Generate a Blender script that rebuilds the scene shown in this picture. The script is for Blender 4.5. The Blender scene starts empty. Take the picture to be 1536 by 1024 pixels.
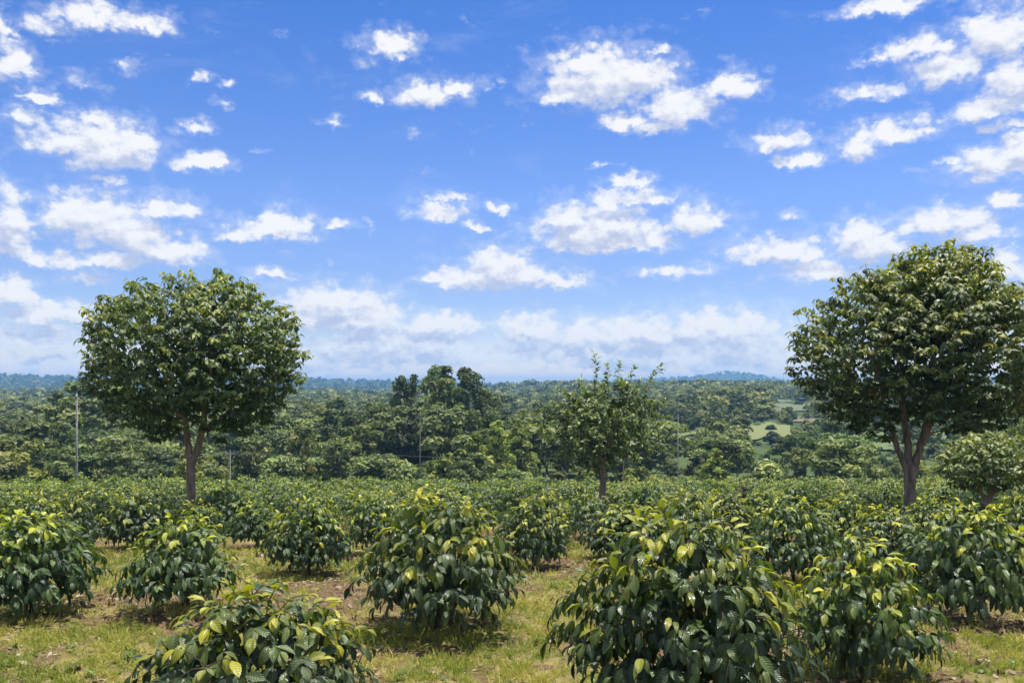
import bpy, math, random
import numpy as np
from mathutils import Vector

rng = np.random.default_rng(11)
random.seed(11)
scene = bpy.context.scene
COL = scene.collection
CAMZ = 3.0
F = 1300.0          # focal length in units where the picture is 1536 wide
HY = 578.0          # height of the true horizon in the picture

# ------------------------------------------------------------------ noise
def _h(ix, iy, s):
    n = (ix.astype(np.int64) * 374761393 + iy.astype(np.int64) * 668265263 + s * 974634721) & 0x7fffffff
    n = ((n ^ (n >> 13)) * 1274126177) & 0x7fffffff
    n = n ^ (n >> 16)
    return (n & 0xffffff) / float(0xffffff)

def vnoise(x, y, s=0):
    x = np.asarray(x, float); y = np.asarray(y, float)
    ix = np.floor(x); iy = np.floor(y)
    fx = x - ix; fy = y - iy
    fx = fx * fx * (3 - 2 * fx); fy = fy * fy * (3 - 2 * fy)
    a = _h(ix, iy, s); b = _h(ix + 1, iy, s); c = _h(ix, iy + 1, s); d = _h(ix + 1, iy + 1, s)
    return (a + (b - a) * fx) * (1 - fy) + (c + (d - c) * fx) * fy

def fbm(x, y, s=0, o=4):
    r = 0; a = 0.5; t = 0
    for i in range(o):
        r = r + a * vnoise(x * 2 ** i + 17.3 * i, y * 2 ** i - 9.1 * i, s + i); t += a; a *= 0.5
    return r / t

def sstep(a, b, x):
    t = np.clip((np.asarray(x, float) - a) / (b - a), 0, 1)
    return t * t * (3 - 2 * t)

# ------------------------------------------------------------------ terrain
_cy = np.array([-400, 7, 13, 19, 30, 56, 66, 85, 130, 200, 300, 500, 800, 1200, 1800, 2600, 9000.])
_cz = np.array([-3.0, -3.0, -3.2, -3.6, -4.65, -7.25, -9.6, -13.6, -15.5, -18.5, -19.5, -18, -18.5, -19.5, -21, -22, -22.])
_ty = np.linspace(-400, 9000, 94001)
_tz = np.interp(_ty, _cy, _cz)
_k = np.hanning(61); _k /= _k.sum()
_tz = np.convolve(np.pad(_tz, 30, mode='edge'), _k, mode='valid')
_rx = np.array([-900, 0, 60, 100, 150, 300, 430, 500, 620, 760, 880, 980, 1050, 1090, 1140, 1190, 1300, 1536, 2600.])
_rp = np.array([16, 19, 16, 17, 11, 10, 15, 12, 10, 3, 3, 13, 18, 23, 18, 7, 7, 10, 10.])

def base_z(x, y):
    x = np.asarray(x, float); y = np.asarray(y, float)
    z = np.interp(y, _ty, _tz) + CAMZ
    far = sstep(90, 220, y)
    z = z + far * (fbm(x / 90., y / 90., 5, 3) - 0.5) * 5 * np.clip(y / 400., 0.6, 3)
    # the slope with small fields on the right
    px = x / np.maximum(y, 1.) * F + 768
    z = z + 6.5 * sstep(930, 1080, px) * sstep(170, 330, y) * (1 - sstep(600, 1000, y))
    # the wooded rise to the right of the tall grove, then far ridges: a nearer one on the left, a farther one on the right
    z = z + 11.0 * sstep(690, 800, px) * sstep(420, 1150, y)
    h = np.interp(px, _rx, _rp)
    lft = 1 - sstep(760, 900, px)
    dd = 2500 * lft + 4300 * (1 - lft)
    z = z + (h * dd / F + 5 - 11 * sstep(690, 800, px) + 20 * (fbm(x / 200., y / 400., 9, 4) - 0.5) * (1.3 - 0.6 * lft)) * sstep(dd * 0.68, dd, y)
    z = z + 7 * (fbm(x / 300., y / 300., 19, 3) - 0.45) * sstep(600, 1100, y)
    return z

def grassy(x, y):
    g = fbm(x / 1.5, y / 1.1, 31, 4) * 0.62 + fbm(x / 0.35, y / 0.3, 41, 3) * 0.38
    return sstep(0.40, 0.55, g)

def clod(x, y):
    near = 1 - sstep(20, 40, np.hypot(x, y))
    g = grassy(x, y)
    c = (fbm(x / 0.22, y / 0.2, 51, 3) - 0.5) * 0.13 * (1.15 - 0.8 * g) + (fbm(x / 1.3, y / 1.1, 61, 2) - 0.5) * 0.16
    return c * near

def gz(x, y):
    return base_z(x, y) + clod(x, y)

def solve_d(base_px):
    """distance at which the field's surface is seen at this picture height"""
    ys = np.linspace(5, 56, 3000)
    p = HY + F * (CAMZ - base_z(0 * ys, ys)) / ys
    return float(ys[np.argmin(np.abs(p - base_px))])

# ------------------------------------------------------------------ mesh helpers
def make_mesh(name, V, faces, attrs=None, smooth=True, mat=None, cornerless=True):
    """faces: list of int arrays (n,3) or (n,4)"""
    me = bpy.data.meshes.new(name)
    V = np.asarray(V, np.float32)
    me.vertices.add(len(V)); me.vertices.foreach_set('co', V.ravel())
    li, ls, st = [], [], 0
    for fa in faces:
        if len(fa) == 0: continue
        fa = np.asarray(fa, np.int32)
        li.append(fa.ravel()); ls.append(st + np.arange(len(fa)) * fa.shape[1]); st += fa.size
    li = np.concatenate(li); ls = np.concatenate(ls).astype(np.int32)
    me.loops.add(len(li)); me.loops.foreach_set('vertex_index', li)
    me.polygons.add(len(ls)); me.polygons.foreach_set('loop_start', ls)
    me.polygons.foreach_set('use_smooth', np.full(len(ls), smooth))
    for k, a in (attrs or {}).items():
        a = np.asarray(a, np.float32)
        if a.ndim == 1:
            at = me.attributes.new(k, 'FLOAT', 'POINT'); at.data.foreach_set('value', a)
        else:
            at = me.attributes.new(k, 'FLOAT_VECTOR', 'POINT'); at.data.foreach_set('vector', a.ravel())
    me.update(calc_edges=True); me.validate()
    if mat: me.materials.append(mat)
    return me

def link(name, me, parent=None, loc=None):
    o = bpy.data.objects.new(name, me); COL.objects.link(o)
    if parent: o.parent = parent
    if loc is not None: o.location = loc
    return o

def tag(o, label=None, cat=None, group=None, kind=None):
    if label: o['label'] = label
    if cat: o['category'] = cat
    if group: o['group'] = group
    if kind: o['kind'] = kind
    return o

class Geo:
    def __init__(s): s.V = []; s.Q = []; s.T = []; s.A = []; s.n = 0
    def add(s, V, Q=None, T=None, A=None):
        s.V.append(V); 
        if Q is not None and len(Q): s.Q.append(np.asarray(Q) + s.n)
        if T is not None and len(T): s.T.append(np.asarray(T) + s.n)
        s.A.append(A if A is not None else np.zeros((len(V), 3)))
        s.n += len(V)
    def mesh(s, name, mat, smooth=True):
        f = []
        if s.Q: f.append(np.concatenate(s.Q))
        if s.T: f.append(np.concatenate(s.T))
        return make_mesh(name, np.concatenate(s.V), f, {'leaf': np.concatenate(s.A)}, smooth, mat)

def tube(g, P, R, sides=6, cap=True):
    P = np.asarray(P, float); R = np.asarray(R, float); n = len(P)
    T = np.gradient(P, axis=0); T /= np.linalg.norm(T, axis=1)[:, None] + 1e-9
    ref = np.array([0.31, 0.95, 0.05]) if abs(T[:, 1]).mean() < 0.8 else np.array([1., 0, 0.1])
    U = np.cross(T, ref); U /= np.linalg.norm(U, axis=1)[:, None] + 1e-9
    W = np.cross(T, U)
    a = np.arange(sides) * 2 * math.pi / sides
    V = P[:, None] + R[:, None, None] * (np.cos(a)[None, :, None] * U[:, None] + np.sin(a)[None, :, None] * W[:, None])
    V = V.reshape(-1, 3)
    i = np.arange(n - 1)[:, None] * sides; j = np.arange(sides)[None]; j2 = (j + 1) % sides
    Q = np.stack([i + j, i + j2, i + sides + j2, i + sides + j], -1).reshape(-1, 4)
    Tt = None
    if cap:
        V = np.vstack([V, P[-1] + T[-1] * R[-1] * 0.3])
        m = len(V) - 1; b = (n - 1) * sides
        Tt = np.stack([b + np.arange(sides), b + (np.arange(sides) + 1) % sides, np.full(sides, m)], -1)
    A = np.zeros((len(V), 3)); A[:, 2] = V[:, 2]
    g.add(V, Q, Tt, A)

def unit(v): return v / (np.linalg.norm(v, axis=-1, keepdims=True) + 1e-9)

def leaves(g, O, D, N, L, W, bend, tint, nu=5, fold=0.25, ripple=0.0, wide=2, tip=0.9):
    O = np.asarray(O, float); n = len(O)
    if n == 0: return
    D = unit(np.asarray(D, float)); N = np.asarray(N, float)
    N = unit(N - (N * D).sum(1)[:, None] * D); S = np.cross(D, N)
    u = np.linspace(0, 1, nu + 1)
    w = np.sin(np.pi * np.clip(u, 0, 1) ** tip) ** 0.8 * (1 - 0.35 * u ** 4) + 0.02
    w[0] = 0.05; w[-1] = 0.015
    v = np.linspace(-1, 1, wide + 1)
    k = np.maximum(np.abs(bend), 0.05) * np.sign(bend + 1e-6)
    ku = k[:, None] * u
    al = np.sin(ku) / k[:, None] * L[:, None]; dr = (1 - np.cos(ku)) / k[:, None] * L[:, None]
    C = O[:, None] + D[:, None] * al[..., None] - N[:, None] * dr[..., None]
    N2 = N[:, None] * np.cos(ku)[..., None] + D[:, None] * np.sin(ku)[..., None]
    ww = w[None] * W[:, None] * 0.5
    ph = rng.uniform(0, 6.28, (n, 1, 1))
    lift = fold * np.abs(v)[None, None] * ww[..., None] + ripple * L[:, None, None] * np.sin(u[None, :, None] * 16 + ph + v[None, None] * 1.5) * (np.abs(v) ** 1.5)[None, None] * np.sin(np.pi * u)[None, :, None]
    V = C[:, :, None] + S[:, None, None] * (v[None, None] * ww[..., None])[..., None] + N2[:, :, None] * lift[..., None]
    m = (nu + 1) * (wide + 1)
    V = V.reshape(-1, 3)
    i = np.arange(nu)[:, None] * (wide + 1); j = np.arange(wide)[None]
    q = np.stack([i + j, i + j + 1, i + j + wide + 2, i + j + wide + 1], -1).reshape(-1, 4)
    Q = (q[None] + (np.arange(n) * m)[:, None, None]).reshape(-1, 4)
    A = np.empty((n, nu + 1, wide + 1, 3))
    A[..., 0] = u[None, :, None]; A[..., 1] = v[None, None]; A[..., 2] = np.asarray(tint)[:, None, None]
    g.add(V, Q, None, A.reshape(-1, 3))

# ------------------------------------------------------------------ materials
class NT:
    def __init__(s, nt): s.nt = nt; s.n = nt.nodes; s.l = nt.links
    def new(s, t, **k):
        n = s.n.new(t)
        for a, b in k.items(): setattr(n, a, b)
        return n
    def put(s, sock, v):
        if isinstance(v, bpy.types.NodeSocket): s.l.new(v, sock)
        elif v is not None: sock.default_value = v
    def math(s, op, a, b=None, c=None, clamp=False):
        n = s.new('ShaderNodeMath', operation=op, use_clamp=clamp)
        s.put(n.inputs[0], a); s.put(n.inputs[1], b)
        if c is not None: s.put(n.inputs[2], c)
        return n.outputs[0]
    def vec(s, op, a, b=None, c=None):
        n = s.new('ShaderNodeVectorMath', operation=op)
        s.put(n.inputs[0], a); s.put(n.inputs[1], b)
        if c is not None: s.put(n.inputs[2], c)
        return n.outputs['Value'] if op in ('LENGTH', 'DOT_PRODUCT') else n.outputs[0]
    def mix(s, f, a, b, mode='MIX'):
        n = s.new('ShaderNodeMix', data_type='RGBA', blend_type=mode)
        s.put(n.inputs[0], f); s.put(n.inputs[6], a); s.put(n.inputs[7], b)
        return n.outputs[2]
    def noise(s, vec, scale, detail=3, rough=0.55, out='Fac', dim='3D', dist=0.0):
        n = s.new('ShaderNodeTexNoise', noise_dimensions=dim)
        s.put(n.inputs['Vector'], vec); s.put(n.inputs['Scale'], scale)
        s.put(n.inputs['Detail'], detail); s.put(n.inputs['Roughness'], rough); s.put(n.inputs['Distortion'], dist)
        return n.outputs[0] if out == 'Fac' else n.outputs['Color']
    def ramp(s, x, a, b, c=0.0, d=1.0, smooth=True):
        n = s.new('ShaderNodeMapRange', interpolation_type='SMOOTHSTEP' if smooth else 'LINEAR')
        s.put(n.inputs[0], x); n.inputs[1].default_value = a; n.inputs[2].default_value = b
        n.inputs[3].default_value = c; n.inputs[4].default_value = d
        return n.outputs[0]
    def attr(s, name, out='Vector'):
        return s.new('ShaderNodeAttribute', attribute_name=name).outputs[out]
    def sep(s, v):
        n = s.new('ShaderNodeSeparateXYZ'); s.put(n.inputs[0], v); return n.outputs
    def comb(s, x, y, z=0.0):
        n = s.new('ShaderNodeCombineXYZ'); s.put(n.inputs[0], x); s.put(n.inputs[1], y); s.put(n.inputs[2], z); return n.outputs[0]

def new_mat(name):
    m = bpy.data.materials.new(name); m.use_nodes = True
    m.node_tree.nodes.clear()
    t = NT(m.node_tree); out = t.new('ShaderNodeOutputMaterial')
    return m, t, out

def C4(c): return (c[0], c[1], c[2], 1.0)

def leaf_mat(name, dark, mid, young, rough=0.3, trans=0.25, veins=True, spec=0.5, hue=0.25, bump=0.5):
    m, t, out = new_mat(name)
    a = t.sep(t.attr('leaf'))
    u, v, ti = a[0], a[1], a[2]
    oi = t.new('ShaderNodeObjectInfo').outputs['Random']
    c = t.mix(t.ramp(ti, 0.0, 0.5), C4(dark), C4(mid))
    c = t.mix(t.ramp(ti, 0.5, 1.0), c, C4(young))
    hs = t.new('ShaderNodeHueSaturation')
    t.put(hs.inputs['Hue'], t.ramp(oi, 0, 1, 0.5 - 0.02 * hue * 4, 0.5 + 0.012 * hue * 4, False))
    t.put(hs.inputs['Value'], t.ramp(t.math('FRACT', t.math('MULTIPLY', oi, 7.31)), 0, 1, 1 - hue * 1.1, 1 + hue * 1.1, False))
    t.put(hs.inputs['Color'], c); c = hs.outputs[0]
    b = t.new('ShaderNodeBsdfPrincipled')
    if veins:
        av = t.math('ABSOLUTE', v)
        rib = t.math('POWER', t.math('ABSOLUTE', t.math('SINE', t.math('MULTIPLY', t.math('SUBTRACT', t.math('MULTIPLY', u, 8.0), t.math('MULTIPLY', av, 1.6)), math.pi))), 0.7)
        mid_r = t.ramp(av, 0.0, 0.10, 0.0, 1.0)
        h = t.math('MULTIPLY', t.math('MULTIPLY', rib, mid_r), 1.0)
        bp = t.new('ShaderNodeBump'); bp.inputs['Strength'].default_value = bump; bp.inputs['Distance'].default_value = 0.012
        t.put(bp.inputs['Height'], h); t.put(b.inputs['Normal'], bp.outputs[0])
        vein = t.math('MULTIPLY', t.math('SUBTRACT', 1.0, mid_r), 0.5)
        c = t.mix(vein, c, C4([min(1, x * 1.6 + 0.03) for x in mid]))
    if veins:
        oc = t.new('ShaderNodeTexCoord').outputs['Object']
        sp = t.noise(oc, 38.0, 3, 0.6)
        c = t.mix(t.ramp(sp, 0.66, 0.74, 0, 0.55), c, (0.16, 0.10, 0.03, 1))
        t.put(b.inputs['Roughness'], t.ramp(t.noise(oc, 9.0, 3, 0.6), 0.3, 0.7, rough - 0.05, rough + 0.18))
    else: b.inputs['Roughness'].default_value = rough
    t.put(b.inputs['Base Color'], c)
    b.inputs['Specular IOR Level'].default_value = spec
    tr = t.new('ShaderNodeBsdfTranslucent')
    tc = t.mix(1.0, c, (1.5, 1.75, 0.55, 1), 'MULTIPLY')
    t.put(tr.inputs[0], tc)
    ms = t.new('ShaderNodeMixShader'); ms.inputs[0].default_value = trans
    t.l.new(b.outputs[0], ms.inputs[1]); t.l.new(tr.outputs[0], ms.inputs[2]); t.l.new(ms.outputs[0], out.inputs[0])
    return m

def bark_mat(name, c1, c2, sc=9.0):
    m, t, out = new_mat(name)
    co = t.new('ShaderNodeTexCoord').outputs['Object']
    st = t.vec('MULTIPLY', co, (1, 1, 0.22))
    n = t.noise(st, sc, 5, 0.65)
    n2 = t.noise(co, 1.7, 3, 0.6)
    c = t.mix(t.ramp(n, 0.35, 0.7), C4(c1), C4(c2))
    c = t.mix(t.ramp(n2, 0.55, 0.75, 0, 0.45), c, (0.30, 0.29, 0.24, 1))
    b = t.new('ShaderNodeBsdfPrincipled'); t.put(b.inputs['Base Color'], c); b.inputs['Roughness'].default_value = 0.9
    bp = t.new('ShaderNodeBump'); bp.inputs['Strength'].default_value = 0.9; bp.inputs['Distance'].default_value = 0.03
    t.put(bp.inputs['Height'], n); t.put(b.inputs['Normal'], bp.outputs[0])
    t.l.new(b.outputs[0], out.inputs[0])
    return m

def plain_mat(name, col, rough=0.7, metal=0.0, var=0.3):
    m, t, out = new_mat(name)
    co = t.new('ShaderNodeTexCoord').outputs['Object']
    n = t.noise(co, 3.0, 4, 0.6)
    c = t.mix(t.ramp(n, 0.3, 0.7), C4([x * (1 - var) for x in col]), C4([x * (1 + var) for x in col]))
    b = t.new('ShaderNodeBsdfPrincipled'); t.put(b.inputs['Base Color'], c)
    b.inputs['Roughness'].default_value = rough; b.inputs['Metallic'].default_value = metal
    t.l.new(b.outputs[0], out.inputs[0])
    return m

M_COFFEE = leaf_mat('coffee_leaf', (0.022, 0.050, 0.019), (0.090, 0.140, 0.032), (0.44, 0.44, 0.028), 0.29, 0.23, True, 0.5, 0.16, 0.36)
M_SHADE = leaf_mat('shade_tree_leaf', (0.028, 0.060, 0.024), (0.105, 0.152, 0.040), (0.31, 0.32, 0.045), 0.33, 0.27, True, 0.42, 0.1, 0.3)
M_YOUNG = leaf_mat('young_tree_leaf', (0.060, 0.095, 0.034), (0.150, 0.195, 0.055), (0.34, 0.36, 0.09), 0.45, 0.25, False, 0.35, 0.1)
M_DRIED = leaf_mat('dried_leaf', (0.03, 0.02, 0.012), (0.06, 0.04, 0.02), (0.12, 0.09, 0.03), 0.7, 0.1, False, 0.3, 0.1)
M_F_DARK = leaf_mat('dark_foliage', (0.048, 0.074, 0.030), (0.135, 0.175, 0.060), (0.28, 0.31, 0.11), 0.6, 0.2, False, 0.25, 0.3)
M_F_MID = leaf_mat('mid_foliage', (0.058, 0.086, 0.031), (0.185, 0.225, 0.075), (0.36, 0.38, 0.14), 0.6, 0.2, False, 0.25, 0.35)
M_F_BRIGHT = leaf_mat('bright_foliage', (0.08, 0.115, 0.03), (0.24, 0.27, 0.065), (0.40, 0.40, 0.11), 0.6, 0.25, False, 0.25, 0.3)
M_BARK = bark_mat('shade_tree_bark', (0.13, 0.092, 0.066), (0.33, 0.255, 0.185))
M_STEM = bark_mat('coffee_stem_bark', (0.04, 0.03, 0.022), (0.10, 0.075, 0.05), 20)
M_FBARK = bark_mat('forest_bark', (0.05, 0.04, 0.03), (0.15, 0.13, 0.10), 4)
M_CONC = plain_mat('weathered_concrete', (0.30, 0.285, 0.26), 0.8)
M_WOODP = plain_mat('weathered_wood', (0.17, 0.145, 0.12), 0.85)
M_WIRE = plain_mat('wire_metal', (0.14, 0.14, 0.14), 0.5, 0.3)
M_CER = plain_mat('insulator_ceramic', (0.25, 0.22, 0.2), 0.3)

# ------------------------------------------------------------------ ground
def build_ground():
    fine = np.linspace(-0.72, 0.72, 760)
    coarse = np.linspace(0.72, 2 * math.pi - 0.72, 90)[1:-1]
    ang = np.concatenate([fine, coarse])            # measured from +Y towards +X
    r = [0.0]; x = 2.5
    while x < 8200:
        r.append(x); x *= 1.0085 if x < 60 else (1.013 if x < 300 else 1.02)
    r = np.array(r[1:])
    na, nr = len(ang), len(r)
    X = r[:, None] * np.sin(ang)[None]; Y = r[:, None] * np.cos(ang)[None]
    Z = gz(X, Y)
    V = np.stack([X, Y, Z], -1).reshape(-1, 3)
    V = np.vstack([V, [0, 0, float(gz(np.array(0.), np.array(0.)))]])
    i = np.arange(nr - 1)[:, None] * na; j = np.arange(na)[None]; j2 = (j + 1) % na
    Q = np.stack([i + j, i + na + j, i + na + j2, i + j2], -1).reshape(-1, 4)
    c = len(V) - 1
    T = np.stack([np.full(na, c), np.arange(na), (np.arange(na) + 1) % na], -1)
    gg = grassy(V[:, 0], V[:, 1]); zone = sstep(56, 75, V[:, 1])
    A = np.stack([gg, zone, np.zeros(len(V))], -1)
    m, t, out = new_mat('field_soil_and_grass')
    a = t.sep(t.attr('ground'))
    co = t.new('ShaderNodeTexCoord').outputs['Object']
    n1 = t.noise(co, 14.0, 5, 0.65); n2 = t.noise(co, 2.2, 4, 0.6); n3 = t.noise(co, 60.0, 3, 0.6)
    soil = t.mix(t.ramp(n1, 0.3, 0.7), (0.070, 0.042, 0.024, 1), (0.185, 0.120, 0.066, 1))
    soil = t.mix(t.ramp(n3, 0.52, 0.72, 0, 0.7), soil, (0.34, 0.26, 0.15, 1))
    grass = t.mix(t.ramp(n2, 0.35, 0.65), (0.12, 0.11, 0.036, 1), (0.24, 0.19, 0.07, 1))
    grass = t.mix(t.ramp(n1, 0.4, 0.75, 0, 0.6), grass, (0.30, 0.25, 0.10, 1))
    edge = t.ramp(t.math('ADD', a[0], t.math('MULTIPLY', t.math('SUBTRACT', n1, 0.5), 0.7)), 0.25, 0.75)
    field = t.mix(edge, soil, grass)
    nv = t.noise(co, 0.05, 5, 0.6); nv2 = t.noise(co, 0.012, 3, 0.6)
    val = t.mix(t.ramp(nv, 0.35, 0.65), (0.045, 0.07, 0.022, 1), (0.09, 0.12, 0.036, 1))
    val = t.mix(t.ramp(nv2, 0.60, 0.68, 0, 0.5), val, (0.17, 0.19, 0.06, 1))
    val = t.mix(t.ramp(t.math('MULTIPLY', t.sep(co)[1], 0.001), 0.9, 2.0), val, (0.03, 0.055, 0.02, 1))
    colr = t.mix(a[1], field, val)
    b = t.new('ShaderNodeBsdfPrincipled'); t.put(b.inputs['Base Color'], colr); b.inputs['Roughness'].default_value = 0.95
    b.inputs['Specular IOR Level'].default_value = 0.15
    bp = t.new('ShaderNodeBump'); bp.inputs['Strength'].default_value = 0.8; bp.inputs['Distance'].default_value = 0.03
    t.put(bp.inputs['Height'], t.math('ADD', n1, t.math('MULTIPLY', n3, 0.4))); t.put(b.inputs['Normal'], bp.outputs[0])
    t.l.new(b.outputs[0], out.inputs[0])
    me = make_mesh('ground', V, [Q, T], {'ground': A}, True, m)
    tag(link('ground', me), 'reddish soil field with patchy grass running down to the wooded valley', 'ground', kind='structure')
build_ground()

# small pastures on the far slope
def in_poly(px, py, poly):
    inside = np.zeros(np.shape(px), bool); n = len(poly)
    for i in range(n):
        x1, y1 = poly[i]; x2, y2 = poly[(i + 1) % n]
        c = ((y1 > py) != (y2 > py)) & (px < (x2 - x1) * (py - y1) / (y2 - y1 + 1e-12) + x1)
        inside ^= c
    return inside

# each: left px, right px, near distance, far distance, colour
PASTURES = [(985, 1046, 235, 275, (0.17, 0.18, 0.05)), (1118, 1186, 250, 300, (0.18, 0.185, 0.05)), (1150, 1228, 400, 500, (0.13, 0.14, 0.055)),
            (1158, 1190, 540, 600, (0.12, 0.14, 0.05)), (1190, 1228, 310, 345, (0.17, 0.13, 0.07)), (1305, 1345, 230, 275, (0.13, 0.16, 0.045)), (1395, 1425, 240, 290, (0.12, 0.155, 0.045)),
            (440, 492, 600, 690, (0.19, 0.20, 0.075)), (1030, 1085, 490, 530, (0.12, 0.13, 0.06))]
def pasture_cols(y, x):
    return x / y * F + 768
def in_pasture(x, y, pad=0.0):
    px = x / np.maximum(y, 1) * F + 768
    r = np.zeros(np.shape(x), bool)
    for (a, b, d0, d1, c) in PASTURES:
        r |= (px > a - pad) & (px < b + pad) & (y > d0 - pad * 0.25) & (y < d1)
    return r
for k, (a, b, d0, d1, c) in enumerate(PASTURES):
    ny, nx = 24, 24
    yy = np.linspace(d0, d1, ny)[:, None] + 0 * np.zeros((1, nx)); 
    s = np.linspace(0, 1, nx)[None] + 0 * yy
    wob = (fbm(yy / 15. + k * 7, s * 3, 77 + k, 2) - 0.5) * 10
    yy = yy + (fbm(s * 4, yy / 60., 87 + k, 2) - 0.5) * (d1 - d0) * 0.5
    X = ((a + (b - a) * s + wob) - 768) / F * yy
    V = np.stack([X, yy, base_z(X, yy) + 0.5], -1).reshape(-1, 3)
    i = np.arange(ny - 1)[:, None] * nx; j = np.arange(nx - 1)[None]
    Q = np.stack([i + j, i + j + 1, i + nx + j + 1, i + nx + j], -1).reshape(-1, 4)
    m = plain_mat('pasture_grass', [c[0] * 0.85, c[1] * 0.92, c[2]], 0.95, 0, 0.4)
    o = link('pasture', make_mesh('pasture', V, [Q], None, True, m))
    tag(o, 'small sunlit pasture between trees on the far slope', 'pasture', kind='structure')

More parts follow.
